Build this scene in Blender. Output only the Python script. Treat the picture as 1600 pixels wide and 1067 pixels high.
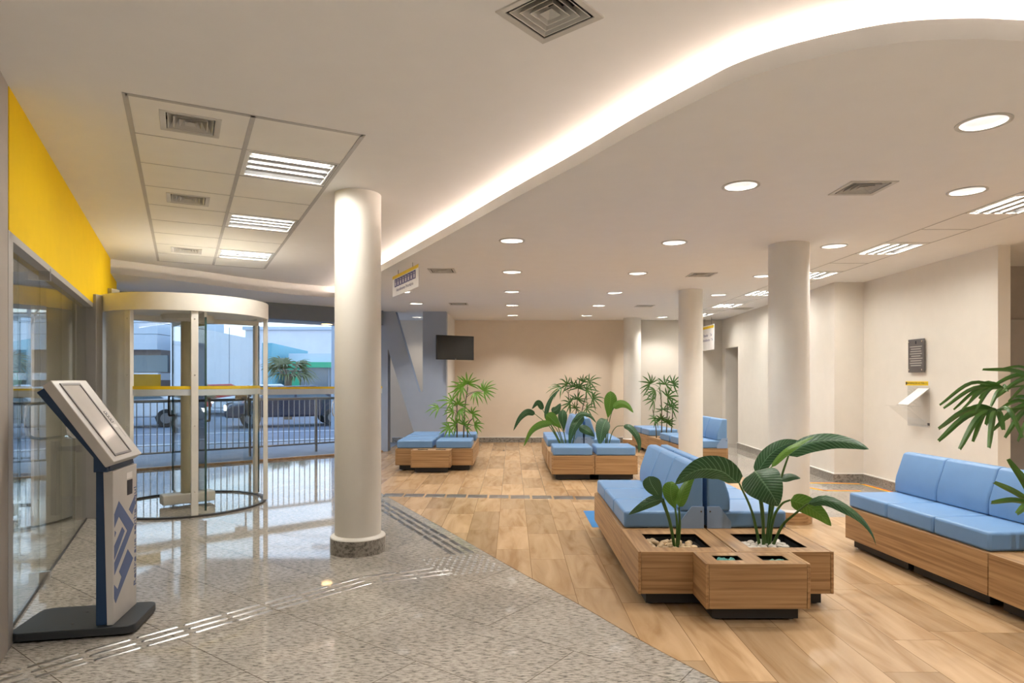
import bpy, bmesh, math, random
from mathutils import Vector, Matrix
PI = math.pi
random.seed(7)
S = bpy.context.scene
COL = S.collection
for o in list(bpy.data.objects):
    bpy.data.objects.remove(o)

# ------------------------------------------------------------------ camera, sky, exposure
FPX, HOR, CH = 1000.0, 594.0, 1.35          # focal length (px), horizon row, camera height
cam = bpy.data.cameras.new('camera')
cam.sensor_width = 36.0
cam.lens = FPX / 1600 * 36
cam.shift_y = (HOR - 533.5) / 1600
cam.clip_start, cam.clip_end = 0.05, 400
cam_o = bpy.data.objects.new('camera', cam)
cam_o.location = (0, 0, CH)
cam_o.rotation_euler = (PI / 2, 0, 0)
COL.objects.link(cam_o)
S.camera = cam_o

w = bpy.data.worlds.new('dusk_sky')
S.world = w
w.use_nodes = True
wn, wl = w.node_tree.nodes, w.node_tree.links
wn.clear()
tc = wn.new('ShaderNodeTexCoord')
sx = wn.new('ShaderNodeSeparateXYZ')
rp = wn.new('ShaderNodeValToRGB')
rp.color_ramp.elements[0].position = 0.0
rp.color_ramp.elements[0].color = (0.72, 0.85, 1.0, 1)
rp.color_ramp.elements[1].position = 0.55
rp.color_ramp.elements[1].color = (0.42, 0.60, 0.95, 1)
bg = wn.new('ShaderNodeBackground')
bg.inputs['Strength'].default_value = 1.15
wo = wn.new('ShaderNodeOutputWorld')
wl.new(tc.outputs['Generated'], sx.inputs[0])
wl.new(sx.outputs['Z'], rp.inputs[0])
wl.new(rp.outputs[0], bg.inputs['Color'])
wl.new(bg.outputs[0], wo.inputs['Surface'])

S.view_settings.view_transform = 'Standard'
S.view_settings.look = 'None'
S.view_settings.gamma = 1.0
S.view_settings.use_curve_mapping = False
S.view_settings.exposure = 1.12
SPOT_W = 33.0          # downlight power
TUBE_E = 2.2           # fluorescent tube emission
COVE_E = 12.0           # cove strip emission
LAMP_COL = (1.0, 0.965, 0.90)
STRIP_W = 1.7          # power of each tube in the right strip
TUBE_W = 3.0            # power of each tube
TUBE_COL = (1.0, 0.96, 0.88)
COVE_COL = (1.0, 0.83, 0.72)

def F(px, py, z=0.0):
    """point at height z seen at a photo pixel"""
    Y = (CH - z) * FPX / (py - HOR)
    return Vector(((px - 800) * Y / FPX, Y, z))
def P(px, py, Y):
    """point at distance Y seen at a photo pixel"""
    return Vector(((px - 800) * Y / FPX, Y, CH + (HOR - py) * Y / FPX))

# ------------------------------------------------------------------ materials
MATS = {}
def new_mat(name):
    m = bpy.data.materials.new(name)
    m.use_nodes = True
    MATS[name] = m
    nt = m.node_tree
    return m, nt.nodes, nt.links, nt.nodes['Principled BSDF']
def mat(name, col, rough=0.5, metal=0.0, var=0.04, scale=6.0, spec=0.5, bump=0.0, bscale=80.0, coat=0.0):
    m, n, l, b = new_mat(name)
    b.inputs['Roughness'].default_value = rough
    b.inputs['Metallic'].default_value = metal
    b.inputs['Specular IOR Level'].default_value = spec
    b.inputs['Coat Weight'].default_value = coat
    g = n.new('ShaderNodeNewGeometry')
    t = n.new('ShaderNodeTexNoise')
    t.inputs['Scale'].default_value = scale
    t.inputs['Detail'].default_value = 3
    l.new(g.outputs['Position'], t.inputs['Vector'])
    mr = n.new('ShaderNodeMapRange')
    mr.inputs['From Min'].default_value, mr.inputs['From Max'].default_value = 0.3, 0.7
    mr.inputs['To Min'].default_value, mr.inputs['To Max'].default_value = 1 - var, 1 + var
    l.new(t.outputs['Fac'], mr.inputs['Value'])
    mx = n.new('ShaderNodeVectorMath'); mx.operation = 'SCALE'
    mx.inputs[0].default_value = col
    l.new(mr.outputs[0], mx.inputs['Scale'])
    l.new(mx.outputs[0], b.inputs['Base Color'])
    if bump:
        t2 = n.new('ShaderNodeTexNoise'); t2.inputs['Scale'].default_value = bscale
        l.new(g.outputs['Position'], t2.inputs['Vector'])
        bp = n.new('ShaderNodeBump'); bp.inputs['Strength'].default_value = bump; bp.inputs['Distance'].default_value = 0.01
        l.new(t2.outputs['Fac'], bp.inputs['Height']); l.new(bp.outputs[0], b.inputs['Normal'])
    return m
def emit(name, col, strength):
    m, n, l, b = new_mat(name)
    b.inputs['Base Color'].default_value = (*col, 1)
    b.inputs['Emission Color'].default_value = (*col, 1)
    b.inputs['Emission Strength'].default_value = strength
    return m
def glass(name, tint=(0.93, 0.97, 0.95), refl=1.0, ior=1.45):
    m, n, l, b = new_mat(name)
    n.remove(b)
    out = [x for x in n if x.type == 'OUTPUT_MATERIAL'][0]
    fr = n.new('ShaderNodeFresnel'); fr.inputs['IOR'].default_value = ior
    ml = n.new('ShaderNodeMath'); ml.operation = 'MULTIPLY'; ml.inputs[1].default_value = refl
    tr = n.new('ShaderNodeBsdfTransparent'); tr.inputs['Color'].default_value = (*tint, 1)
    gl = n.new('ShaderNodeBsdfGlossy'); gl.inputs['Roughness'].default_value = 0.01
    gl.inputs['Color'].default_value = (1, 1, 1, 1)
    mx = n.new('ShaderNodeMixShader')
    l.new(fr.outputs[0], ml.inputs[0]); l.new(ml.outputs[0], mx.inputs[0])
    l.new(tr.outputs[0], mx.inputs[1]); l.new(gl.outputs[0], mx.inputs[2])
    l.new(mx.outputs[0], out.inputs['Surface'])
    return m

def math_node(n, l, op, a, b=None):
    x = n.new('ShaderNodeMath'); x.operation = op
    for i, v in enumerate((a, b)):
        if v is None: continue
        if isinstance(v, (int, float)): x.inputs[i].default_value = v
        else: l.new(v, x.inputs[i])
    return x.outputs[0]

def granite(name, base, grout=True, rough=0.09, dark=0.72):
    m, n, l, b = new_mat(name)
    g = n.new('ShaderNodeNewGeometry')
    mp = n.new('ShaderNodeMapping'); mp.inputs['Rotation'].default_value = (0, 0, math.radians(36.5))
    l.new(g.outputs['Position'], mp.inputs['Vector'])
    # elongated dark flecks
    mp2 = n.new('ShaderNodeMapping'); mp2.inputs['Rotation'].default_value = (0, 0, math.radians(-32)); mp2.inputs['Scale'].default_value = (24, 78, 45)
    l.new(g.outputs['Position'], mp2.inputs['Vector'])
    t = n.new('ShaderNodeTexNoise'); t.inputs['Scale'].default_value = 1.0; t.inputs['Detail'].default_value = 5; t.inputs['Roughness'].default_value = 0.7
    l.new(mp2.outputs[0], t.inputs['Vector'])
    r = n.new('ShaderNodeValToRGB')
    e = r.color_ramp.elements
    e[0].position, e[0].color = 0.36, (base[0] * (1 - dark), base[1] * (1 - dark), base[2] * (1 - dark), 1)
    e[1].position, e[1].color = 0.52, (*base, 1)
    e2 = r.color_ramp.elements.new(0.68); e2.color = (min(1, base[0] * 1.18), min(1, base[1] * 1.18), min(1, base[2] * 1.2), 1)
    l.new(t.outputs['Fac'], r.inputs[0])
    t3 = n.new('ShaderNodeTexNoise'); t3.inputs['Scale'].default_value = 2.2; t3.inputs['Detail'].default_value = 4
    l.new(g.outputs['Position'], t3.inputs['Vector'])
    mr = n.new('ShaderNodeMapRange'); mr.inputs['From Min'].default_value = .3; mr.inputs['From Max'].default_value = .7
    mr.inputs['To Min'].default_value = .88; mr.inputs['To Max'].default_value = 1.1
    l.new(t3.outputs['Fac'], mr.inputs['Value'])
    sc = n.new('ShaderNodeVectorMath'); sc.operation = 'SCALE'
    l.new(r.outputs[0], sc.inputs[0]); l.new(mr.outputs[0], sc.inputs['Scale'])
    outc = sc.outputs[0]
    if grout:
        br = n.new('ShaderNodeTexBrick')
        br.inputs['Scale'].default_value = 1.0
        br.inputs['Brick Width'].default_value = 1.1; br.inputs['Row Height'].default_value = 0.55
        br.inputs['Mortar Size'].default_value = 0.0022; br.inputs['Mortar Smooth'].default_value = 0.1
        br.inputs['Color1'].default_value = (1, 1, 1, 1); br.inputs['Color2'].default_value = (.9, .9, .9, 1); br.inputs['Mortar'].default_value = (.32, .28, .24, 1)
        l.new(mp.outputs[0], br.inputs['Vector'])
        mu = n.new('ShaderNodeVectorMath'); mu.operation = 'MULTIPLY'
        l.new(outc, mu.inputs[0]); l.new(br.outputs['Color'], mu.inputs[1])
        outc = mu.outputs[0]
    l.new(outc, b.inputs['Base Color'])
    b.inputs['Roughness'].default_value = rough
    return m

def plank_floor(name):
    m, n, l, b = new_mat(name)
    g = n.new('ShaderNodeNewGeometry')
    s = n.new('ShaderNodeSeparateXYZ'); l.new(g.outputs['Position'], s.inputs[0])
    W, L = 0.262, 0.80
    M = lambda op, a, b_=None: math_node(n, l, op, a, b_)
    cx = M('DIVIDE', M('ADD', s.outputs['X'], 20.035), W)
    ci = M('FLOOR', cx); cf = M('FRACT', cx)
    wn1 = n.new('ShaderNodeTexWhiteNoise'); wn1.noise_dimensions = '1D'; l.new(ci, wn1.inputs['W'])
    ry = M('ADD', M('DIVIDE', M('ADD', s.outputs['Y'], 20.0), L), wn1.outputs['Value'])
    ri = M('FLOOR', ry); rf = M('FRACT', ry)
    cb = n.new('ShaderNodeCombineXYZ'); l.new(ci, cb.inputs[0]); l.new(ri, cb.inputs[1])
    wn2 = n.new('ShaderNodeTexWhiteNoise'); wn2.noise_dimensions = '2D'; l.new(cb.outputs[0], wn2.inputs['Vector'])
    # grain: stretched noise shifted per plank
    off = n.new('ShaderNodeVectorMath'); off.operation = 'SCALE'; off.inputs['Scale'].default_value = 30.0
    l.new(wn2.outputs['Color'], off.inputs[0])
    ad = n.new('ShaderNodeVectorMath'); ad.operation = 'ADD'
    l.new(g.outputs['Position'], ad.inputs[0]); l.new(off.outputs[0], ad.inputs[1])
    mp = n.new('ShaderNodeMapping'); mp.inputs['Scale'].default_value = (8, 1.3, 1)
    l.new(ad.outputs[0], mp.inputs['Vector'])
    t = n.new('ShaderNodeTexNoise'); t.inputs['Scale'].default_value = 1.0; t.inputs['Detail'].default_value = 4; t.inputs['Roughness'].default_value = .5; t.inputs['Distortion'].default_value = 1.1
    l.new(mp.outputs[0], t.inputs['Vector'])
    r = n.new('ShaderNodeValToRGB'); e = r.color_ramp.elements
    e[0].position, e[0].color = 0.30, (0.36, 0.215, 0.105, 1)
    e[1].position, e[1].color = 0.72, (0.555, 0.38, 0.225, 1)
    x = e.new(0.48); x.color = (0.465, 0.305, 0.168, 1)
    l.new(t.outputs['Fac'], r.inputs[0])
    val = M('ADD', M('MULTIPLY', wn2.outputs['Value'], 0.42), 0.76)
    sc = n.new('ShaderNodeVectorMath'); sc.operation = 'SCALE'
    l.new(r.outputs[0], sc.inputs[0]); l.new(val, sc.inputs['Scale'])
    # joints
    gx = M('MINIMUM', cf, M('SUBTRACT', 1.0, cf)); gx = M('MULTIPLY', gx, W)
    gy = M('MINIMUM', rf, M('SUBTRACT', 1.0, rf)); gy = M('MULTIPLY', gy, L)
    gm = M('LESS_THAN', M('MINIMUM', gx, gy), 0.0018)
    mx = n.new('ShaderNodeMix'); mx.data_type = 'RGBA'
    l.new(gm, mx.inputs['Factor']); l.new(sc.outputs[0], mx.inputs['A']); mx.inputs['B'].default_value = (0.22, 0.13, 0.06, 1)
    l.new(mx.outputs['Result'], b.inputs['Base Color'])
    b.inputs['Roughness'].default_value = 0.26
    b.inputs['Specular IOR Level'].default_value = 0.45
    return m

def veneer(name, axis):
    """oak veneer, grain running along local axis 0 or 1"""
    m, n, l, b = new_mat(name)
    tc = n.new('ShaderNodeTexCoord')
    mp = n.new('ShaderNodeMapping')
    sc = [30, 30, 60]; sc[axis] = 1.5
    mp.inputs['Scale'].default_value = sc
    l.new(tc.outputs['Object'], mp.inputs['Vector'])
    oi = n.new('ShaderNodeObjectInfo')
    ad = n.new('ShaderNodeVectorMath'); ad.operation = 'ADD'
    l.new(mp.outputs[0], ad.inputs[0]); 
    sc2 = n.new('ShaderNodeMath'); sc2.operation = 'MULTIPLY'; sc2.inputs[1].default_value = 40
    l.new(oi.outputs['Random'], sc2.inputs[0]); l.new(sc2.outputs[0], ad.inputs[1])
    t = n.new('ShaderNodeTexNoise'); t.inputs['Scale'].default_value = 1.0; t.inputs['Detail'].default_value = 5; t.inputs['Distortion'].default_value = .5
    l.new(ad.outputs[0], t.inputs['Vector'])
    r = n.new('ShaderNodeValToRGB'); e = r.color_ramp.elements
    e[0].position, e[0].color = 0.3, (0.26, 0.140, 0.060, 1)
    e[1].position, e[1].color = 0.72, (0.50, 0.315, 0.155, 1)
    x = e.new(0.5); x.color = (0.395, 0.23, 0.105, 1)
    l.new(t.outputs['Fac'], r.inputs[0])
    l.new(r.outputs[0], b.inputs['Base Color'])
    b.inputs['Roughness'].default_value = 0.42
    return m

def leaf_mat(name, c1, c2, vein, nveins=14.0, rough=0.35, trans=0.25):
    m, n, l, b = new_mat(name)
    uv = n.new('ShaderNodeUVMap')
    s = n.new('ShaderNodeSeparateXYZ'); l.new(uv.outputs[0], s.inputs[0])
    M = lambda op, a, b_=None: math_node(n, l, op, a, b_)
    au = M('ABSOLUTE', M('SUBTRACT', s.outputs['X'], 0.5))          # 0 at midrib .. .5 at edge
    v = M('FRACT', M('MULTIPLY', M('SUBTRACT', s.outputs['Y'], M('MULTIPLY', au, 0.30)), nveins))
    vv = M('ABSOLUTE', M('SUBTRACT', v, 0.5))
    stripe = M('LESS_THAN', vv, 0.09)
    rib = M('LESS_THAN', au, 0.022)
    both = M('MAXIMUM', M('MULTIPLY', stripe, 0.8), rib)
    nz = n.new('ShaderNodeTexNoise'); nz.inputs['Scale'].default_value = 9
    tc = n.new('ShaderNodeTexCoord'); l.new(tc.outputs['Object'], nz.inputs['Vector'])
    m1 = n.new('ShaderNodeMix'); m1.data_type = 'RGBA'; m1.inputs['A'].default_value = (*c1, 1); m1.inputs['B'].default_value = (*c2, 1)
    l.new(nz.outputs['Fac'], m1.inputs['Factor'])
    m2 = n.new('ShaderNodeMix'); m2.data_type = 'RGBA'; m2.inputs['B'].default_value = (*vein, 1)
    l.new(both, m2.inputs['Factor']); l.new(m1.outputs['Result'], m2.inputs['A'])
    l.new(m2.outputs['Result'], b.inputs['Base Color'])
    b.inputs['Roughness'].default_value = rough
    out = [x for x in n if x.type == 'OUTPUT_MATERIAL'][0]
    tr = n.new('ShaderNodeBsdfTranslucent'); l.new(m2.outputs['Result'], tr.inputs['Color'])
    ms = n.new('ShaderNodeMixShader'); ms.inputs[0].default_value = trans
    l.new(b.outputs[0], ms.inputs[1]); l.new(tr.outputs[0], ms.inputs[2]); l.new(ms.outputs[0], out.inputs['Surface'])
    bp = n.new('ShaderNodeBump'); bp.inputs['Strength'].default_value = 0.5; bp.inputs['Distance'].default_value = 0.004
    l.new(vv, bp.inputs['Height']); l.new(bp.outputs[0], b.inputs['Normal'])
    return m

mat('ceiling_paint', (0.82, 0.805, 0.785), 0.9, var=0.01)
mat('tile_paint', (0.84, 0.82, 0.77), 0.85, var=0.015, bump=.15, bscale=200)
mat('grid_gray', (0.48, 0.46, 0.44), 0.6)
mat('wall_cream', (0.80, 0.755, 0.69), 0.85, var=0.015)
mat('wall_far', (0.80, 0.69, 0.565), 0.85, var=0.015)
mat('wall_grey', (0.42, 0.38, 0.34), 0.8)
mat('wall_back_paint', (0.68, 0.63, 0.56), 0.85, var=0.015)
mat('wall_blue', (0.40, 0.46, 0.58), 0.8, var=0.02)
mat('white_paint', (0.83, 0.81, 0.78), 0.6, var=0.01)
mat('column_paint', (0.80, 0.77, 0.71), 0.45, var=0.015, bump=.05, bscale=30)
mat('yellow_paint', (0.84, 0.56, 0.003), 0.7, var=0.02, spec=.12)
mat('yellow_film', (0.90, 0.62, 0.02), 0.45)
mat('frost_film', (0.62, 0.66, 0.70), 0.5)
mat('blue_vinyl', (0.160, 0.305, 0.545), 0.42, var=0.03, bump=.05, bscale=14, spec=.45)
mat('bracket_blue', (0.27, 0.38, 0.58), 0.45, spec=.4)
mat('plinth_black', (0.018, 0.018, 0.02), 0.5)
mat('chrome', (0.80, 0.80, 0.80), 0.18, 1.0)
mat('steel', (0.36, 0.35, 0.34), 0.30, 1.0, var=.06, scale=3)
mat('steel_dark_reflect', (0.13, 0.125, 0.12), 0.33, 0.4, var=.06)  # dark reflection on the guide bars put into the steel colour
mat('dark_metal', (0.06, 0.055, 0.05), 0.45)
mat('vent_gray', (0.56, 0.54, 0.50), 0.5)
mat('header_slate', (0.20, 0.225, 0.26), 0.5)
mat('vent_dark', (0.03, 0.028, 0.025), 0.8)
mat('frame_gray', (0.42, 0.40, 0.38), 0.45, 0.2)
mat('door_white', (0.78, 0.75, 0.69), 0.45)
mat('panel_olive', (0.50, 0.46, 0.32), 0.6)
mat('kiosk_silver', (0.57, 0.55, 0.53), 0.42, 0.15)
mat('kiosk_navy', (0.010, 0.040, 0.105), 0.45)
mat('kiosk_base', (0.022, 0.026, 0.030), 0.42, bump=.2, bscale=300)
mat('kiosk_blue', (0.085, 0.135, 0.30), 0.5)
mat('screen_reflect_gray', (0.58, 0.55, 0.53), 0.12, spec=.7)  # lighter grey stands in for light reflected on the screen
mat('bezel', (0.20, 0.19, 0.19), 0.4)
mat('tv_black', (0.010, 0.010, 0.011), 0.22)
mat('tv_screen', (0.012, 0.011, 0.010), 0.10)
mat('black_ink', (0.02, 0.02, 0.03), 0.6)
mat('purple_ink', (0.10, 0.085, 0.22), 0.6)
mat('sign_white', (0.80, 0.77, 0.76), 0.5)
mat('plaque_gray', (0.16, 0.15, 0.15), 0.4, 0.5)
mat('paper', (0.90, 0.88, 0.87), 0.6)
mat('bag_teal', (0.10, 0.36, 0.33), 0.3, bump=.8, bscale=60)
mat('soil', (0.02, 0.016, 0.012), 0.9, bump=.6)
mat('pebble_tan', (0.46, 0.33, 0.19), 0.55, var=.3, scale=14)
mat('pebble_white', (0.58, 0.54, 0.48), 0.55, var=.2, scale=14)
mat('floor_blue', (0.03, 0.22, 0.55), 0.35)
mat('tape_yellow', (0.95, 0.55, 0.02), 0.5)
mat('tape_red', (0.75, 0.10, 0.02), 0.5)
mat('green_stem', (0.055, 0.125, 0.022), 0.45)
mat('cane_brown', (0.075, 0.060, 0.028), 0.7)
mat('reflector', (0.90, 0.90, 0.90), 0.25, spec=.8)
mat('fitting_gray', (0.40, 0.40, 0.40), 0.6)
mat('lamp_white', (0.85, 0.84, 0.82), 0.5)
emit('bulb', (1.0, 0.95, 0.90), 3.0)
emit('tube', TUBE_COL, TUBE_E)
emit('cove_led', COVE_COL, COVE_E)
emit('soffit_lamp', (1.0, 0.62, 0.28), 6.0)
emit('headlight', (1.0, 0.97, 0.9), 4.0)
emit('taillight', (1.0, 0.05, 0.03), 1.6)
glass('clear_glass', (0.95, 0.975, 0.96), 0.9)
glass('partition_glass', (0.93, 0.95, 0.90), 1.0)
glass('acrylic', (0.95, 0.95, 0.95), 1.0, 1.49)
mat('glass_edge', (0.02, 0.07, 0.055), 0.1)
granite('granite_floor', (0.455, 0.415, 0.365), rough=0.045)
granite('granite_skirt', (0.36, 0.33, 0.29), False, 0.3)
plank_floor('plank_floor')
veneer('oak_long', 1)
veneer('oak_cross', 0)
leaf_mat('lily_dark', (0.020, 0.070, 0.026), (0.035, 0.105, 0.035), (0.13, 0.25, 0.13), 16)
leaf_mat('lily_light', (0.085, 0.20, 0.022), (0.12, 0.26, 0.03), (0.17, 0.32, 0.06), 13)
leaf_mat('palm_green', (0.042, 0.115, 0.020), (0.085, 0.20, 0.03), (0.05, 0.13, 0.03), 1, trans=.2)
leaf_mat('palm_lime', (0.10, 0.24, 0.015), (0.17, 0.36, 0.03), (0.12, 0.28, 0.03), 1, trans=.3)
leaf_mat('palm_street', (0.10, 0.13, 0.04), (0.20, 0.20, 0.07), (0.1, 0.12, 0.04), 1, trans=.2)
mat('asphalt', (0.16, 0.18, 0.22), 0.7, var=.15, scale=2)
mat('pavement', (0.30, 0.32, 0.36), 0.7, var=.1, scale=3)
mat('kerb', (0.55, 0.56, 0.58), 0.7)
mat('render_white', (0.74, 0.76, 0.80), 0.8, var=.05, scale=.6)
mat('render_pale', (0.55, 0.62, 0.70), 0.8, var=.06, scale=.5)
mat('render_brown', (0.22, 0.17, 0.15), 0.8)
mat('teal_wall', (0.16, 0.42, 0.50), 0.7)
mat('green_trim', (0.02, 0.42, 0.22), 0.5)
mat('shop_glass', (0.10, 0.15, 0.18), 0.15, spec=.8)
mat('car_white', (0.70, 0.72, 0.75), 0.25, coat=.6)
mat('car_dark', (0.02, 0.025, 0.045), 0.22, coat=.6)
mat('car_silver', (0.45, 0.46, 0.48), 0.28, 0.5, coat=.5)
mat('car_red', (0.45, 0.03, 0.02), 0.28, coat=.5)
mat('tyre', (0.015, 0.015, 0.015), 0.8)
mat('barrier_black', (0.03, 0.028, 0.025), 0.4)
mat('pole_gray', (0.35, 0.40, 0.46), 0.6, 0.2)
mat('bark', (0.20, 0.15, 0.10), 0.9)
mat('skin_card', (0.80, 0.62, 0.05), 0.5)

# ------------------------------------------------------------------ mesh helpers
class MB:
    def __init__(s): s.v = []; s.f = []; s.uv = []; s.M = None
    def add(s, vs, fs, uvs=None):
        k = len(s.v)
        for p in vs:
            p = Vector(p)
            s.v.append(tuple(s.M @ p) if s.M is not None else tuple(p))
        for f in fs: s.f.append([i + k for i in f])
        s.uv += uvs if uvs else [(0.5, 0.5)] * len(vs)
        return s
    def box(s, x0, x1, y0, y1, z0, z1):
        return s.add([(x0,y0,z0),(x1,y0,z0),(x1,y1,z0),(x0,y1,z0),(x0,y0,z1),(x1,y0,z1),(x1,y1,z1),(x0,y1,z1)],
                     [(0,3,2,1),(4,5,6,7),(0,1,5,4),(1,2,6,5),(2,3,7,6),(3,0,4,7)])
    def prism(s, poly, z0, z1):
        n = len(poly)
        return s.add([(x,y,z0) for x,y in poly] + [(x,y,z1) for x,y in poly],
                     [list(range(n))[::-1], list(range(n, 2*n))] + [(i,(i+1)%n,n+(i+1)%n,n+i) for i in range(n)])
    def prism_y(s, prof, y0, y1):
        """profile in (x,z) swept along y"""
        n = len(prof)
        return s.add([(x,y0,z) for x,z in prof] + [(x,y1,z) for x,z in prof],
                     [list(range(n)), list(range(n, 2*n))[::-1]] + [((i+1)%n,i,n+i,n+(i+1)%n) for i in range(n)])
    def lathe(s, prof, n=32, c=(0,0,0), closed=False):
        vs = []; fs = []
        m = len(prof)
        for k in range(n):
            a = 2*PI*k/n
            for r, z in prof: vs.append((c[0]+r*math.cos(a), c[1]+r*math.sin(a), c[2]+z))
        for k in range(n):
            k2 = (k+1) % n
            for i in range(m if closed else m-1):
                j = (i+1) % m
                fs.append((k*m+i, k2*m+i, k2*m+j, k*m+j))
        return s.add(vs, fs)
    def arc(s, c, r0, r1, a0, a1, z0, z1, n=24):
        """curved wall segment"""
        vs = []; fs = []
        for k in range(n+1):
            a = a0+(a1-a0)*k/n
            ca, sa = math.cos(a), math.sin(a)
            vs += [(c[0]+r0*ca,c[1]+r0*sa,z0),(c[0]+r1*ca,c[1]+r1*sa,z0),(c[0]+r1*ca,c[1]+r1*sa,z1),(c[0]+r0*ca,c[1]+r0*sa,z1)]
        for k in range(n):
            i = 4*k
            for a, b in ((0,1),(1,2),(2,3),(3,0)): fs.append((i+a,i+b,i+4+b,i+4+a))
        fs += [(0,3,2,1),(4*n,4*n+1,4*n+2,4*n+3)]
        return s.add(vs, fs)
    def tube(s, path, r, n=8, taper=None):
        path = [Vector(p) for p in path]
        vs = []; fs = []
        ref = None
        for i, p in enumerate(path):
            t = (path[min(i+1,len(path)-1)] - path[max(i-1,0)]).normalized()
            if ref is None:
                ref = t.orthogonal().normalized()
            ref = (ref - t*ref.dot(t)).normalized()
            b = t.cross(ref)
            rr = r if taper is None else r*(1+(taper-1)*i/(len(path)-1))
            for k in range(n):
                a = 2*PI*k/n
                vs.append(p + (ref*math.cos(a)+b*math.sin(a))*rr)
        for i in range(len(path)-1):
            for k in range(n):
                k2 = (k+1)%n
                fs.append((i*n+k,i*n+k2,(i+1)*n+k2,(i+1)*n+k))
        fs.append(list(range(n))[::-1]); fs.append([(len(path)-1)*n+k for k in range(n)])
        return s.add(vs, fs)
    def cyl(s, a, b, r, n=12): return s.tube([a, b], r, n)
    def build(s, name, m, parent=None, smooth=False, bevel=0.0, segs=2, solid=0.0):
        me = bpy.data.meshes.new(name)
        me.from_pydata(s.v, [], s.f)
        uvl = me.uv_layers.new(name='UVMap')
        for lp in me.loops: uvl.data[lp.index].uv = s.uv[lp.vertex_index]
        bm = bmesh.new(); bm.from_mesh(me)
        if not solid: bmesh.ops.recalc_face_normals(bm, faces=bm.faces)
        bm.to_mesh(me); bm.free()
        if smooth:
            for p in me.polygons: p.use_smooth = True
            me.set_sharp_from_angle(angle=math.radians(40))
        me.materials.append(MATS[m])
        o = bpy.data.objects.new(name, me); COL.objects.link(o)
        if parent: o.parent = parent
        if bevel:
            b = o.modifiers.new('edge', 'BEVEL'); b.width = bevel; b.segments = segs; b.limit_method = 'ANGLE'; b.angle_limit = math.radians(35)
            for p in me.polygons: p.use_smooth = True
            me.set_sharp_from_angle(angle=math.radians(35))
        if solid:
            d = o.modifiers.new('thick', 'SOLIDIFY'); d.thickness = solid
        return o

def thing(name, label, cat, loc=(0,0,0), rz=0.0, group=None):
    o = bpy.data.objects.new(name, None); COL.objects.link(o)
    o.empty_display_size = 0.1
    o.location = loc; o.rotation_euler = (0,0,rz)
    return tag(o, label, cat, group)
def tag(o, label, cat, group=None):
    o['label'] = label; o['category'] = cat
    if group: o['group'] = group
    return o
def structure(o, label=None):
    o['kind'] = 'structure'
    if label: o['label'] = label
    return o
def dup(o, parent=None):
    c = o.copy(); COL.objects.link(c)
    if parent is not None: c.parent = parent
    for ch in list(o.children): dup(ch, c)
    return c
def obox(mb, a, b, th, z0, z1):
    """upright box along the floor line a-b with thickness th (to the left of a->b)"""
    a = Vector((a[0],a[1],0)); b = Vector((b[0],b[1],0))
    d = (b-a).normalized(); nn = Vector((-d.y,d.x,0))*th
    q = [a,b,b+nn,a+nn]
    return mb.prism([(p.x,p.y) for p in q], z0, z1)

def holed_slab(name, outer, holes, z0, z1, m):
    cu = bpy.data.curves.new(name, 'CURVE'); cu.dimensions = '2D'; cu.fill_mode = 'BOTH'
    cu.extrude = (z1-z0)/2
    for poly in [outer]+holes:
        sp = cu.splines.new('POLY'); sp.points.add(len(poly)-1)
        for p, q in zip(sp.points, poly): p.co = (q[0], q[1], 0, 1)
        sp.use_cyclic_u = True
    t = bpy.data.objects.new(name, cu); COL.objects.link(t)
    dg = bpy.context.evaluated_depsgraph_get()
    me = bpy.data.meshes.new_from_object(t.evaluated_get(dg))
    bpy.data.objects.remove(t); bpy.data.curves.remove(cu)
    me.name = name
    me.materials.clear(); me.materials.append(MATS[m])
    o = bpy.data.objects.new(name, me); COL.objects.link(o)
    for v in me.vertices: v.co.z += (z0+z1)/2
    return o
def text(name, s, size, M, m, parent=None, align='CENTER', depth=0.0006, sx=1.0):
    cu = bpy.data.curves.new(name, 'FONT'); cu.body = s; cu.size = size; cu.align_x = align; cu.align_y = 'CENTER'; cu.extrude = depth
    t = bpy.data.objects.new(name, cu); COL.objects.link(t)
    dg = bpy.context.evaluated_depsgraph_get()
    me = bpy.data.meshes.new_from_object(t.evaluated_get(dg))
    bpy.data.objects.remove(t); bpy.data.curves.remove(cu)
    me.transform(M @ Matrix.Diagonal((sx,1,1,1)))
    me.materials.clear(); me.materials.append(MATS[m])
    o = bpy.data.objects.new(name, me); COL.objects.link(o)
    if parent: o.parent = parent
    return o
def frame(origin, xdir, ydir):
    x = Vector(xdir).normalized(); y = Vector(ydir).normalized(); z = x.cross(y)
    M = Matrix((x,y,z)).transposed().to_4x4(); M.translation = Vector(origin)
    return M
def smooth_path(pts, n=8):
    """Catmull-Rom through the points"""
    pts = [Vector(p) for p in pts]
    if len(pts) < 3:
        return [pts[0].lerp(pts[-1], i/n) for i in range(n+1)]
    q = [2*pts[0]-pts[1]] + pts + [2*pts[-1]-pts[-2]]
    out = []
    for i in range(1, len(q)-2):
        for k in range(n):
            t = k/n
            a,b,c,d = q[i-1],q[i],q[i+1],q[i+2]
            out.append(0.5*((2*b)+(c-a)*t+(2*a-5*b+4*c-d)*t*t+(3*b-a-3*c+d)*t*t*t))
    out.append(pts[-1])
    return out

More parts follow.
